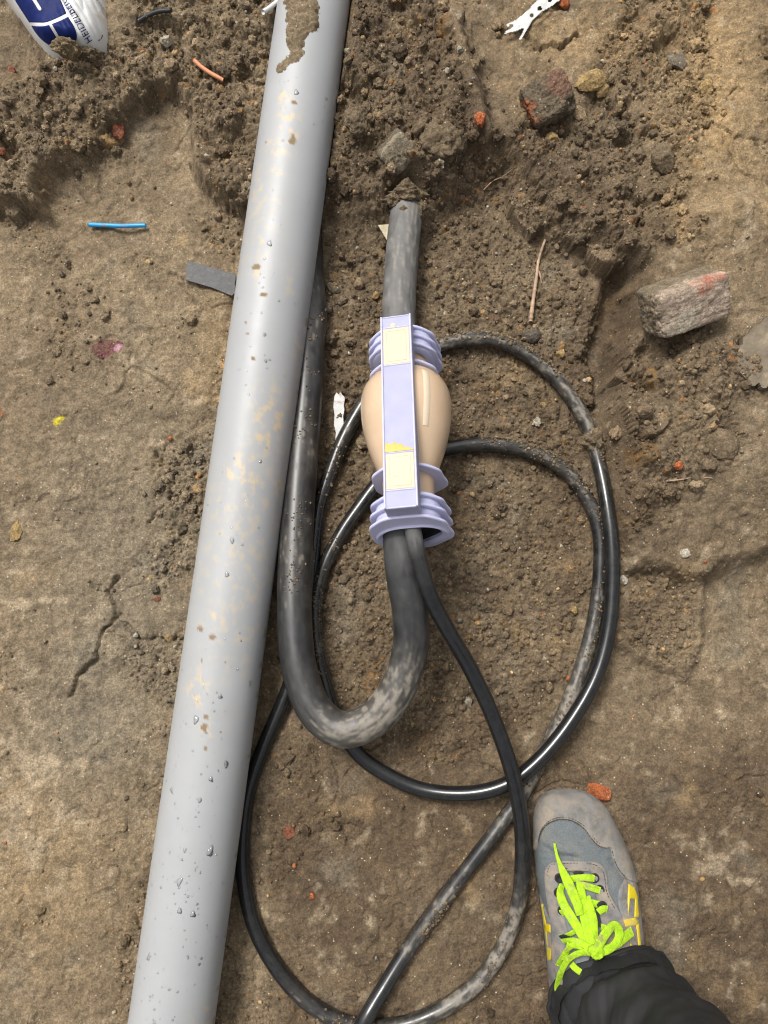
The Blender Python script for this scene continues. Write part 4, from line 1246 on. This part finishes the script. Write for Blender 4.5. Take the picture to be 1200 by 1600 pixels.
        return mesh_obj(name, V.reshape(-1, 3) - root, F, mat, shoe)
    for k_ in (2.0, 5.0):
        seam([(a_ + (k_ * .5 if a_ > 900 else 0), b_ - k_) for a_, b_ in ((841,1318),(846,1301),(858,1288),(876,1282),(895,1285),(912,1297),(924,1313),(934,1323),(946,1327))], .0026)
    seam([(957,1330),(960,1343),(967,1358),(978,1371),(989,1379)], .0026)
    seam([(857,1395),(855,1372),(858,1355),(868,1350),(890,1349),(924,1350),(937,1356),(944,1366),(947,1390),(953,1406),(961,1420)], .0026, .0006)
    seam([(884,1357),(915,1357)], .0026, .0006)
    # eyelets: black rings sunk in the lace panel
    for x, y in ((222, 517), (388, 516), (218, 585), (412, 572), (236, 668), (425, 648)):
        u, v = q3(x, y)
        c = on(u, v, .0020)
        a = np.linspace(0, 2 * np.pi, 24, endpoint=False)
        rr = []
        for r, z in ((.0062, -.001), (.0058, .0012), (.0045, .0014), (.0036, .0004), (.0003, -.0004)):
            rr.append(np.c_[c[0] + r * np.cos(a), c[1] + r * np.sin(a), np.full(24, c[2] + z)])
        mesh_obj('eyelet', np.vstack(rr) - root, [tuple(q) for q in grid_faces(5, 24, True)], M_BLACK, shoe)
    H = .004
    # rungs through the eyelets
    lace([(385,517,.003),(345,515,.006),(300,517,.006),(262,522,.005)], .0052)
    lace([(412,574,.003),(375,562,.006),(335,550,.007),(300,545,.006)], .0050)
    lace([(410,640,.004),(375,632,.007),(340,620,.007)], .0050)
    lace([(445,662,.004),(425,662,.006),(405,676,.004)], .0052)
    lace([(228,680,.004),(250,676,.006),(275,672,.006)], .0052)
    lace([(230,790,.003),(262,783,.006),(300,764,.007)], .0038)
    lace([(418,745,.004),(440,752,.007),(470,760,.008)], .0048)
    lace([(378,650,.003),(396,690,.004),(408,745,.003)], .0042, M_BLACK, 'webbing_loop', .35)
    lace([(402,650,.004),(418,637,.006),(436,646,.004)], .0040, M_BLACK, 'webbing_loop', .35)
    lace([(230,795,.004),(250,790,.006),(272,796,.004)], .0040, M_BLACK, 'webbing_loop', .35)
    lace([(290,497,.003),(310,494,.004),(332,497,.003)], .0034, M_BLACK, 'webbing_loop', .35)
    # the two long lengths lying over the instep, and the tongue of lace between them
    lace([(236,545,.006),(226,585,.009),(243,640,.010),(275,695,.010),(312,755,.011),(350,815,.013),(378,850,.015)], [.0045,.0066,.0072,.0072,.0068,.0062])
    lace([(318,540,.006),(325,590,.010),(334,650,.011),(347,720,.012),(362,790,.014),(385,858,.016)], [.0052,.0074,.0078,.0078,.0072,.006])
    lace([(352,600,.008),(368,660,.011),(382,720,.012),(384,790,.013),(388,850,.016)], [.0046,.006,.0066,.0066,.006])
    lace([(199,352,.004),(205,385,.006),(214,422,.009),(232,470,.013),(262,535,.016),(286,590,.016),(308,645,.015),(318,690,.014)], [.0018,.0022,.0030,.0060,.0074,.0074,.0070,.0055])
    # knot and bow
    kc = on(*q3(395, 862), .020)
    kv = rock_shape(3, 77, 4, .2)[0] * np.array((.0105, .0085, .007))
    mesh_obj('knot', kv + kc - root, [tuple(q) for q in ICO[3][1]], M_NEON, shoe)
    lace([(392,872,.020),(415,815,.026),(448,765,.030),(480,738,.030),(503,770,.026),(492,815,.024),(455,850,.022),(410,868,.020)], [.005,.0068,.0072,.0066,.0066,.0066,.006,.005])
    lace([(420,852,.018),(470,838,.020),(520,800,.022),(562,766,.018)], [.005,.0066,.007,.0068])
    lace([(376,866,.018),(325,866,.018),(280,885,.018),(248,920,.016),(226,970,.014),(216,1030,.010),(232,1095,.006)], [.0046,.0046,.0044,.0044,.0050,.0058,.0052])
    lace([(366,845,.016),(325,822,.016),(280,810,.014),(236,812,.012)], [.0052,.0052,.0046,.004])
    lace([(340,842,.015),(290,832,.015),(262,850,.014),(235,890,.012),(215,925,.010)], [.0044,.0046,.0044,.0040,.0038])
    lace([(272,812,.012),(258,860,.011),(240,900,.010)], .0036)
    lace([(278,918,.006),(298,940,.006),(322,958,.004)], .0048)
    # collar lining
    panel('collar_lining', [(880,1520),(900,1505),(925,1498),(955,1490),(990,1560),(980,1640),(880,1640)], M_BLACK, .003, 2)

    # trouser leg: a loose black tube bunched over the shoe and rising to the knee
    m, nt, b = new_mat('black_trouser_cloth')
    co = objcoord(nt)
    c = mixc(nt, ramp(nt, noise(nt, 18, 5, .65, co), [(.42, 0.0), (.75, 1.0)]), (.0045, .0045, .005), (.015, .0145, .014))
    c = mixc(nt, ramp(nt, noise(nt, 140, 4, .7, co), [(.70, 0.0), (.78, .6)]), c, (.16, .14, .12))
    nt.links.new(c, b.inputs['Base Color'])
    b.inputs['Roughness'].default_value = .75
    bump(nt, b, noise(nt, 900, 3, .6, co), .35, .0006)
    M_TR = m
    NA = 220
    ringsd = [ # px centre u, v at height z, half width, half depth
        (.062, 962, 1582, .083, .080), (.085, 966, 1584, .083, .081), (.105, 968, 1580, .080, .079), (.13, 970, 1580, .077, .077), (.17, 973, 1584, .074, .076), (.23, 978, 1592, .074, .078), (.32, 985, 1612, .076, .082), (.43, 995, 1640, .082, .088), (.55, 1005, 1672, .086, .092)]
    zs = np.linspace(.0, 1, 150)
    HEM = P(974, 1584, .08)
    kk = np.linspace(0, 1, len(ringsd))
    zz = np.interp(zs, kk, [q[0] for q in ringsd])
    uu = np.interp(zs, kk, [q[1] for q in ringsd]); v2 = np.interp(zs, kk, [q[2] for q in ringsd])
    hw = np.interp(zs, kk, [q[3] for q in ringsd]); hd = np.interp(zs, kk, [q[4] for q in ringsd])
    a = np.linspace(0, 2 * np.pi, NA, endpoint=False)
    V = np.zeros((150, NA, 3))
    for i in range(150):
        c0 = HEM + np.array((.20, -.02, 0)) * (zz[i] - .07)
        # hem lifts over the instep (front, +Y) and drops at the sides
        front = np.maximum(np.sin(a), 0)
        k0 = np.exp(-(zz[i] - .062) / .045)
        fold = .0060 * np.sin(zz[i] * 105 + 1.6 * np.sin(a + .6) + 1.2 * np.cos(2 * a)) * np.exp(-((zz[i] - .12) / .065) ** 2) + .004 * np.exp(-((zz[i] - .1) / .16) ** 2) * np.sin(zz[i] * 60 + 2.0 * np.cos(a - 1.0) + 2 * a)
        V[i, :, 0] = c0[0] + (hw[i] + fold) * np.cos(a)
        V[i, :, 1] = c0[1] + (hd[i] + fold * .9) * np.sin(a) - .012 * k0 * (1 - front)
        V[i, :, 2] = zz[i] + k0 * (.052 * np.exp(-((a - 1.75) / .75) ** 2) - .012)
    n1 = fbm(V[..., 0] * 1.0, V[..., 1] + V[..., 2] * 1.7, 17, 3, 741)
    cx, cy = V[..., 0].mean(1)[:, None], V[..., 1].mean(1)[:, None]
    V[..., 0] += (V[..., 0] - cx) * .10 * n1; V[..., 1] += (V[..., 1] - cy) * .10 * n1
    leg = mesh_obj('trouser_leg', V.reshape(-1, 3) - root, grid_faces(150, NA, True), M_TR, person)
    leg['label'] = 'bunched black cloth trouser leg'
    cap = np.vstack([V[-1], V[-1].mean(0)[None] + (0, 0, .01)])
    mesh_obj('knee_end', cap - root, [(k, (k + 1) % NA, NA) for k in range(NA)], M_TR, leg)
    # turned hem
    hemp = np.vstack([V[1], V[1][:1]]) ; hemp[:, 2] += .003
    hv, hf, _, _ = tube(hemp, .0032, 10, 1.0, False)
    mesh_obj('hem', hv - root, hf, M_TR, leg)
    inn = V[:6].copy(); ccx = inn.mean((0, 1))
    lin = np.stack([V[0] * (1, 1, 1), ccx + (V[0] - ccx) * .93 + (0, 0, .03)])
    mesh_obj('lining', lin.reshape(-1, 3) - root, grid_faces(2, NA, True)[:, ::-1], M_TR, leg)
    # sock and ankle inside
    an = np.array([P(945, 1560, 0) * (1, 1, 0) + (0, 0, z) for z in np.linspace(.06, .2, 12)])
    an[:, 1] -= .01
    sv_, sf_, _, _ = tube(an + np.linspace(0, .001, 12)[:, None], .046, 24)
    mesh_obj('sock', sv_ - root, sf_, M_BLACK, person)
    # tab of neon lace showing past the hem
    pth, _ = spline([P(1063, 1533, .075), P(1069, 1541, .07), P(1076, 1551, .06)], .002)
    hv, hf, _, _ = tube(pth, .0045, 10, .4)
    mesh_obj('pull_tab', hv - root, hf, M_NEON, shoe)
foot()
# ------------------------------------------------------------------ rubble and litter, each where it lies
def stone_mat(name, col, spots=None, amount=.4, vs=60, mud=(.20, .15, .09), mudamt=.4):
    m, nt, b = new_mat(name)
    co = objcoord(nt)
    c = mixc(nt, ramp(nt, noise(nt, vs, 5, .7, co), [(.3, 0.0), (.7, 1.0)]), tuple(x * .7 for x in col), tuple(min(.8, x * 1.25) for x in col))
    if spots:
        c = mixc(nt, ramp(nt, noise(nt, 38, 4, .6, co), [(.62 - .25 * amount, 0.0), (.70 - .25 * amount, 1.0)]), c, spots)
    c = mixc(nt, ramp(nt, noise(nt, 55, 5, .7, co, .5), [(.66 - .28 * mudamt, 0.0), (.74 - .28 * mudamt, 1.0)]), c, mud)
    nt.links.new(c, b.inputs['Base Color'])
    b.inputs['Roughness'].default_value = .93
    bump(nt, b, noise(nt, 320, 5, .75, co), .7, .002)
    return m
def put(name, V, F, mat, loc, rot, label, cat, smooth=True, group=None):
    m = rotm(*rot)
    o = mesh_obj(name, V @ m.T, [tuple(q) for q in F] if not isinstance(F, np.ndarray) else F, mat, smooth=smooth)
    o.location = loc
    return tag(o, label, cat, group)
def brick_shape(sx, sy, sz, seed, n=22, chip=.10):
    """a broken block: subdivided box, rounded edges, knocked-off corners, rough faces"""
    V, F = [], []
    g = np.linspace(-1, 1, n)
    A, B = np.meshgrid(g, g, indexing='ij')
    one = np.ones_like(A)
    f0 = grid_faces(n, n)
    for k, (q, flip) in enumerate(((np.stack([A, B, one], -1), 0), (np.stack([A, B, -one], -1), 1), (np.stack([A, one, B], -1), 1), (np.stack([A, -one, B], -1), 0), (np.stack([one, A, B], -1), 0), (np.stack([-one, A, B], -1), 1))):
        V.append(q.reshape(-1, 3)); F.append((f0[:, ::-1] if flip else f0) + k * n * n)
    V, F = np.vstack(V), np.vstack(F)
    p = 9.0
    V = V / ((np.abs(V) ** p).sum(1) ** (1 / p))[:, None]
    r = np.random.default_rng(seed)
    for _ in range(5):
        nn = np.sign(r.normal(size=3)) * r.uniform(.4, 1, 3); nn /= np.linalg.norm(nn)
        d = r.uniform(1.15, 1.45)
        V = V - np.maximum(V @ nn - d, 0)[:, None] * nn * .9
    q = V * 3 + seed
    nz = chip * (.6 * tri(V, 3, seed) + .4 * tri(V, 8, seed + 3) + .3 * tri(V, 18, seed + 5))
    V = V * (1 + nz)[:, None]
    return V * np.array((sx, sy, sz)), F
def at_ground(u, v, lift):
    return Pg(u, v, lift)
R = math.radians
def stone_obj(name, V, F, col, loc, rot, label, cat, spots=(), var=.3, mud=.35, wetv=.2):
    """per-vertex colour: base, listed coloured patches (direction, reach, colour) and clinging soil"""
    n = V / (np.linalg.norm(V, axis=1)[:, None] + 1e-9)
    sz = np.abs(V).max()
    q = V / sz
    sd = int(sz * 90000) % 97
    n1 = (tri(q, 2.5, sd) + .6 * tri(q, 6, sd + 3) + .4 * tri(q, 14, sd + 5)) / 1.6
    n2 = (tri(q, 3.5, sd + 8) + .6 * tri(q, 8, sd + 11) + .4 * tri(q, 18, sd + 13)) / 1.6
    c = np.array(col)[None] * (1 + var * 1.6 * n1)[:, None]
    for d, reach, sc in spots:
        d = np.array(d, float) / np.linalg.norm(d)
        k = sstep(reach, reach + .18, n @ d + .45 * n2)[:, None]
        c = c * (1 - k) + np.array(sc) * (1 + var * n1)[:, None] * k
    k = (sstep(.22 - .5 * mud, .55 - .5 * mud, n2) * .8)[:, None]
    c = c * (1 - k) + np.array((.165, .122, .075)) * k
    m = rotm(*rot)
    o = mesh_obj(name, V @ m.T, F, M_SOIL, attrs={'col': np.clip(c, .01, .75), 'wet': np.full(len(V), wetv)})
    o.location = loc
    return tag(o, label, cat)
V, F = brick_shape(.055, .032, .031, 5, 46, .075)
stone_obj('brick_fragment', V, F, (.19, .15, .10), at_ground(1067, 474, .024), (R(36), R(4), R(21)), 'large broken brick with pale and pink face on the right bank', 'brick', [((.05, .1, 1), .22, (.37, .285, .215)), ((.35, .6, .6), .86, (.44, .19, .125)), ((-.3, -.3, .7), .84, (.46, .40, .30))], .3, .05)
V, F = brick_shape(.034, .030, .027, 9, 40, .17)
stone_obj('brick_fragment', V, F, (.135, .105, .068), at_ground(855, 160, .010), (R(14), R(-12), R(24)), 'dark red muddy brick chunk beside an ochre stone', 'brick', [((.55, .25, .75), .78, (.20, .105, .07)), ((-1, -.1, .25), .80, (.40, .11, .04))], .35, .3)
def rock(name, u, v, dims, seed, mat, label, cat='stone', lift=.3, rot=(0, 0, 0), sub=3, cuts=8, rough=.10, group=None, cutmin=.55, z=None):
    big = max(dims) > .012
    V, F = rock_shape(4 if big else 3, seed, cuts, rough, cutmin, .05 if cat != 'clod' else .10)
    V = V * np.array(dims)
    col, mud = mat
    loc = at_ground(u, v, dims[2] * lift) if z is None else P(u, v, z)
    return stone_obj(name, V, F, col, loc, rot, label, cat, (), .35, mud)
M_OCH = ((.33, .225, .095), .25)
M_TAN = ((.27, .195, .115), .25)
M_GRY = ((.17, .14, .10), .3)
M_DRK = ((.10, .085, .068), .3)
M_ORG = ((.40, .115, .04), .08)
M_RED = ((.22, .075, .04), .2)
M_WHT = ((.46, .41, .33), .1)
M_CLAY = ((.150, .110, .066), .3)
rock('stone', 922, 128, (.024, .018, .014), 21, M_OCH, 'ochre sandstone lump right of the dark red brick chunk', rot=(0, 0, .2))
rock('stone', 942, 142, (.012, .010, .009), 22, M_OCH, 'small ochre lump just right of the ochre sandstone lump', rot=(0, 0, .9))
rock('stone', 863, 217, (.011, .010, .009), 23, M_OCH, 'round ochre pebble below the dark red brick chunk')
rock('stone', 905, 178, (.009, .013, .008), 24, M_TAN, 'brown lump touching the lower corner of the dark red brick', rot=(0, 0, .4))
rock('brick_chip', 751, 185, (.0085, .011, .008), 25, M_ORG, 'bright orange brick crumb on the trodden ridge', 'brick chip', .5, rough=.3)
rock('brick_chip', 1060, 728, (.0085, .0062, .005), 26, M_ORG, 'orange brick chip on the slope below the large brick', 'brick chip', .5)
rock('brick_chip', 936, 1238, (.023, .0105, .010), 27, M_ORG, 'orange brick sliver lying beside the shoe tip', 'brick chip', .35, (0, 0, R(-18)))
rock('brick_chip', 487, 1400, (.004, .0045, .003), 28, M_ORG, 'tiny orange brick chip inside the lower cable loop', 'brick chip', .5)
rock('brick_chip', 887, 1061, (.0045, .004, .003), 29, M_ORG, 'tiny orange chip left of the muddy cable strand', 'brick chip', .5)
rock('brick_chip', 880, 4, (.009, .012, .008), 30, M_ORG, 'red-orange brick bit behind the white strap', 'brick chip', .5)
rock('brick_chip', 109, 92, (.010, .007, .006), 31, M_RED, 'dull red chip just below the cement bag', 'brick chip', .45)
rock('brick_chip', 19, 110, (.010, .005, .005), 32, M_RED, 'thin red brick sliver left of the cement bag', 'brick chip', .5, (0, 0, R(-40)))
rock('brick_chip', 184, 205, (.013, .016, .009), 33, M_RED, 'dark red stone at the edge of the boot print', 'brick chip', .3, (0, 0, .5))
rock('brick_chip', 9, 243, (.006, .006, .005), 34, M_RED, 'small red chip at the left edge of the photo', 'brick chip', .45)
rock('brick_chip', 244, 936, (.0065, .0035, .003), 35, M_RED, 'small flat pink-red chip left of the pipe', 'brick chip', .5)
rock('stone', 1125, 693, (.027, .020, .008), 36, M_CLAY, 'flat brown slab of clay on the right slope', 'stone', .5, (R(8), R(-6), R(-35)), cutmin=.7)
rock('stone', 831, 523, (.014, .013, .010), 37, M_DRK, 'round dark grey stone above the upper cable loop')
rock('stone', 877, 553, (.0085, .0075, .007), 38, M_OCH, 'orange-tan pebble right of the round dark stone')
rock('stone', 849, 632, (.0065, .005, .005), 39, M_OCH, 'shiny orange pebble inside the upper cable loop')
rock('stone', 541, 635, (.0042, .005, .004), 40, M_OCH, 'orange pebble above the white paper strip, upper of two')
rock('stone', 553, 657, (.0075, .0065, .005), 41, M_OCH, 'orange pebble above the white paper strip, lower of two')
rock('stone', 786, 643, (.0075, .0062, .006), 42, M_TAN, 'tan pebble right of the joint bulb')
rock('stone', 560, 443, (.0085, .0095, .007), 43, M_TAN, 'pink-tan pebble left of the cable stub')
rock('stone', 587, 462, (.007, .006, .006), 44, M_OCH, 'rust orange pebble against the cable stub')
rock('stone', 520, 450, (.013, .008, .007), 45, M_GRY, 'pale grey stone between pipe and cable stub', rot=(0, 0, -.4))
rock('stone', 508, 482, (.011, .011, .009), 46, M_GRY, 'grey clod of stone touching the thick cable')
rock('stone', 517, 527, (.014, .014, .011), 47, M_CLAY, 'rounded clay lump beside the thick cable above the paper strip', rough=.25)
rock('stone', 535, 470, (.010, .008, .007), 48, M_GRY, 'small grey stone right of the pale grey stone', rot=(0, 0, .6))
rock('stone', 1071, 864, (.0085, .0075, .006), 49, M_WHT, 'white limestone chip on the right ledge', rot=(0, 0, .5))
rock('stone', 975, 906, (.007, .007, .004), 50, M_WHT, 'pale crumbly flake right of the glossy cable strand')
rock('stone', 897, 953, (.007, .007, .005), 51, M_OCH, 'yellow ochre pebble left of the parallel cable strands')
rock('stone', 851, 1029, (.005, .0035, .003), 52, M_WHT, 'small white pebble inside the middle cable loop')
rock('stone', 781, 1272, (.0048, .0048, .004), 53, M_TAN, 'light tan pebble where two cables cross')
rock('stone', 213, 993, (.0035, .0035, .003), 54, M_WHT, 'tiny white pebble by the crack left of the pipe')
rock('stone', 25, 832, (.009, .018, .004), 55, M_OCH, 'long ochre flake pressed into the left ground', rot=(0, 0, -.25))
rock('stone', 430, 1030, (.0075, .008, .006), 56, M_CLAY, 'lump of clay between the pipe and the U bend')
rock('stone', 190, 1293, (.008, .006, .004), 57, M_TAN, 'tan pebble in the ground left of the lower pipe')
rock('stone', 450, 1300, (.010, .009, .005), 58, M_RED, 'dull brick-coloured patch stone inside the lower loop', lift=.1)
rock('stone', 1035, 250, (.018, .022, .014), 59, M_CLAY, 'wedge of clay standing up from the upper right crumbs', rot=(.3, .2, .4), lift=.5)
rock('stone', 1058, 95, (.014, .022, .010), 60, M_GRY, 'grey-brown lump in the crumbs near the upper right', rot=(0, 0, .3))
rock('stone', 1103, 138, (.010, .014, .007), 61, M_OCH, 'ochre lump at the edge of the sandy strip', rot=(0, 0, -.2))
rock('clod', 102, 77, (.020, .013, .018), 62, ((.21, .155, .085), .1), 'ochre-brown clod lying over the lower edge of the bag', 'clod', rough=.3, cuts=5, z=.082)
rock('clod', 142, 86, (.020, .013, .016), 63, M_CLAY, 'low clod beneath the lettered corner of the bag', 'clod', rough=.3, cuts=5, z=.055)
rock('clod', 929, 690, (.017, .019, .016), 64, M_CLAY, 'clod of soil covering the outer cable strand', 'clod', .9, rough=.35, cuts=4)
rock('clod', 805, 690, (.018, .008, .007), 65, M_CLAY, 'crust of soil caked on the inner cable loop', 'clod', 1.6, (0, 0, R(-14)), rough=.35, cuts=4)
rock('clod', 690, 222, (.034, .030, .022), 66, M_CLAY, 'big clod right of the grey tile wedge', 'clod', .35, (0, 0, .4), sub=4, rough=.28, cuts=5)
rock('clod', 560, 190, (.030, .022, .016), 67, M_CLAY, 'smooth-sided clod between pipe and tile wedge', 'clod', .35, (0, 0, .9), sub=4, rough=.2, cuts=7)
rock('clod', 638, 299, (.026, .015, .016), 68, M_CLAY, 'clod lying over the buried end of the cable stub', 'clod', rot=(0, 0, .1), rough=.35, cuts=5, z=.050)
rock('clod', 616, 312, (.013, .011, .011), 69, M_CLAY, 'small clod left of the buried end of the cable stub', 'clod', rough=.35, cuts=4, z=.046)
rock('clod', 659, 330, (.011, .014, .012), 70, M_CLAY, 'small clod right of the buried end of the cable stub', 'clod', rough=.35, cuts=4, z=.040)
rock('clod', 631, 325, (.0055, .005, .004), 71, M_CLAY, 'crumb of soil lying on top of the cable stub', 'clod', rough=.3, cuts=4, z=.056)
# grey wedge of broken tile, faces sharp
def prism(pts, h, taper=.9):
    n = len(pts)
    c = np.mean(pts, 0)
    V = [(*p, 0) for p in pts] + [(*(c + (np.array(p) - c) * taper), h) for p in pts]
    F = [tuple(range(n))[::-1], tuple(range(n, 2 * n))] + [(k, (k + 1) % n, n + (k + 1) % n, n + k) for k in range(n)]
    return np.array(V, float), F
V, F = brick_shape(.024, .022, .020, 13, 30, .07)
stone_obj('tile_wedge', V, F, (.135, .112, .076), at_ground(621, 238, .000), (R(38), R(-24), R(40)), 'sharp grey wedge of tile poking out between clods', 'tile', [((.1, .4, 1), .55, (.27, .225, .155))], .3, .12)  # lighter tone painted on the lit top, darker base left for the front
V, F = prism([(-.013, .008), (.014, .009), (.004, -.019)], .004, .92)
put('shard', V, F, stone_mat('pale_shard', (.46, .40, .27), None, 0, 80, (.3, .25, .16), .2), at_ground(603, 360, .012), (R(10), R(-12), R(-4)), 'pale triangular shard wedged beside the cable stub', 'shard', False)
# lengths of wire
def wire(name, pts, r, mat, label, cat='wire', seg=12, lift=1.0):
    p = np.array([Pg(u, v, r * lift + dz) for u, v, dz in pts])
    k = np.linspace(0, 1, len(p)); fit = np.polyfit(k, p[:, 2], 1)
    zl = np.polyval(fit, k) + 1.0 * max(0, (p[:, 2] - np.polyval(fit, k)).max()) + .0015
    p = np.array([P(u, v, z) for (u, v, _), z in zip(pts, zl)])
    path, s = spline(p, .002)
    V, F, _, _ = tube(path, r, seg)
    o = mesh_obj(name, V - path[0], F, mat)
    o.location = path[0]
    return tag(o, label, cat)
wire('wire_offcut', [(139,351,.001),(165,352,.001),(190,353,.001),(228,352,.001)], .0032, simple_mat('blue_insulation', (.012, .26, .55), .4, .12, 80, 200, .1, .001, (.25, .2, .13), .1, 60), 'short straight bright blue wire offcut on the left ground')
wire('wire_offcut', [(302,93,.001),(314,104,.001),(330,115,.001),(349,125,.002)], .0031, simple_mat('salmon_insulation', (.62, .26, .13), .45, .12, 80, 200, .1, .001, (.3, .22, .14), .1, 60), 'short salmon orange wire offcut left of the pipe')
wire('wire_offcut', [(217,33,.001),(232,24,.002),(248,18,.002),(268,16,.001)], .0033, simple_mat('black_insulation', (.014, .016, .016), .4, .2), 'short bent black wire offcut right of the cement bag')
wire('wire_offcut', [(411,19,.003),(424,10,.005),(438,-2,.008),(455,-22,.010)], .0034, simple_mat('white_insulation', (.62, .63, .62), .4, .08), 'white wire end sticking out beside the top of the pipe')
# twig and roots
M_TWIG = simple_mat('twig_bark', (.34, .235, .155), .85, .3, 60, 300, .5, .001)
def twig(name, pts, r0, r1, label, cat):
    p = [Pg(u, v, r0 + dz) for u, v, dz in pts]
    path, s = spline(p, .0018)
    rad = np.linspace(r0, r1, len(path)) * (1 + .25 * pn(s * 260, s * 0 + 3.3, 5))
    V, F, _, _ = tube(path, rad, 10)
    o = mesh_obj(name, V - path[0], F, M_TWIG)
    o.location = path[0]
    return tag(o, label, cat)
tw = twig('twig', [(829,502,.001),(833,470,.003),(838,435,.004),(842,405,.004),(852,374,.002)], .0034, .0018, 'thin brown forked twig above the upper cable loop', 'twig')
pb = [Pg(840, 420, .006), Pg(844, 430, .006), Pg(846, 442, .003)]
path, s = spline(pb, .0015)
V, F, _, _ = tube(path, np.linspace(.0018, .0009, len(path)), 8)
o = mesh_obj('side_shoot', V - np.array(tw.location), F, M_TWIG, tw)
twig('root', [(756,296,.002),(770,283,.003),(785,276,.004),(800,265,.003)], .0011, .0006, 'fine pale root thread right of the tile wedge', 'root')
twig('root', [(712,255,.002),(714,243,.004),(718,230,.004)], .0010, .0006, 'short curved root hair on the big clod', 'root')
twig('root', [(1036,752,.001),(1060,750,.002),(1085,746,.002),(1112,747,.001)], .0011, .0006, 'thin pale root below the orange chip on the slope', 'root')
# flat litter: strips with real thickness and curl
def strip(name, pts, off, th, mat, label, cat, curl=.002, holes=()):
    c = np.mean([Pg(u, v, 0) for u, v in pts], 0)
    g = 40
    uu = np.linspace(min(p[0] for p in pts) - 1, max(p[0] for p in pts) + 1, g * 2)
    vv = np.linspace(min(p[1] for p in pts) - 1, max(p[1] for p in pts) + 1, g * 2)
    UU, VV = np.meshgrid(uu, vv)
    d = psdf(UU, VV, pts)
    for h in holes:
        d = np.minimum(d, np.hypot((UU - h[0]) / 1.0, VV - h[1]) - h[2])
    zc = c[2] + off
    W = np.stack([(UU - 600) / FOC, (800 - VV) / FOC], -1)
    D = (CAM_H - zc) / (CT - W[..., 1] * ST)
    G = np.stack([W[..., 0] * D, D * (ST + W[..., 1] * CT), np.full_like(D, zc)], -1)
    G[..., 2] += curl * fbm(G[..., 0], G[..., 1], 18, 2, 801) + .35 * curl * fbm(G[..., 0], G[..., 1], 90, 2, 803)
    f = grid_faces(2 * g, 2 * g)
    keep = (d.ravel()[f] > -.35).all(1)
    f = f[keep]
    n = G.reshape(-1, 3)
    bot = n - (0, 0, th)
    # stitch the rim
    e = {}
    for q in f:
        for k in range(4):
            a, b = int(q[k]), int(q[(k + 1) % 4])
            if (b, a) in e:
                del e[(b, a)]
            else:
                e[(a, b)] = 1
    N_ = len(n)
    F = [tuple(q[::-1]) for q in f] + [tuple(N_ + q) for q in f] + [(a, b, N_ + b, N_ + a) for a, b in e]
    used = np.unique(np.concatenate([f.ravel(), f.ravel() + N_]))
    remap = np.full(2 * N_, -1); remap[used] = np.arange(len(used))
    V = np.vstack([n, bot])[used] - c
    F = [tuple(remap[list(q)]) for q in F]
    o = mesh_obj(name, V, F, mat, smooth=False)
    o.location = c
    return tag(o, label, cat)
strip('tape_piece', [(292,408),(300,409),(368,428),(367,458),(362,462),(330,449),(289,437)], .007, .0012, simple_mat('black_tape', (.042, .042, .042), .55, .25, 120, 600, .4, .001, (.2, .17, .13), .2, 160), 'square-cut strip of dark grey tape beside the pipe', 'tape', .001)
M_PAPER = simple_mat('white_strip', (.50, .50, .485), .6, .08, 60, 220, .3, .001, (.30, .24, .17), .1, 45)
strip('paper_strip', [(523,618),(526,613),(529,616),(532,612),(535,617),(539,621),(537,633),(538,640),(536,650),(537,668),(534,676),(534,688),(529,692),(526,701),(524,688),(525,676),(522,664),(523,648),(521,636)], .011, .0006, M_PAPER, 'narrow torn white strip left of the joint', 'paper strip', .002)
strip('plastic_strap', [(788,53),(790,48),(800,43),(798,38),(793,44),(791,38),(803,32),(820,20),(838,2),(850,-20),(880,-40),(905,-40),(876,0),(862,10),(845,20),(832,32),(826,42),(815,62),(810,62),(816,50),(819,42),(808,48)], .010, .0009, M_PAPER, 'white perforated plastic strap with a split frayed end', 'strap', .003, [(843, 14, 3.2), (831, 24, 2.6), (859, 1, 2.6), (800, 40, 1.8)])
strip('clay_plate', [(1160,588),(1155,580),(1158,572),(1149,562),(1154,552),(1152,543),(1160,537),(1161,526),(1170,520),(1176,510),(1187,505),(1196,494),(1262,478),(1262,600),(1215,603),(1206,600),(1198,606),(1190,607),(1186,599),(1178,604),(1172,603),(1169,594)], .008, .012, simple_mat('smooth_clay', (.150, .120, .083), .9, .2, 40, 260, .5, .002, (.26, .2, .13), .25, 30), 'smooth flat plate of grey-brown clay at the right photo edge', 'clay plate', .004)
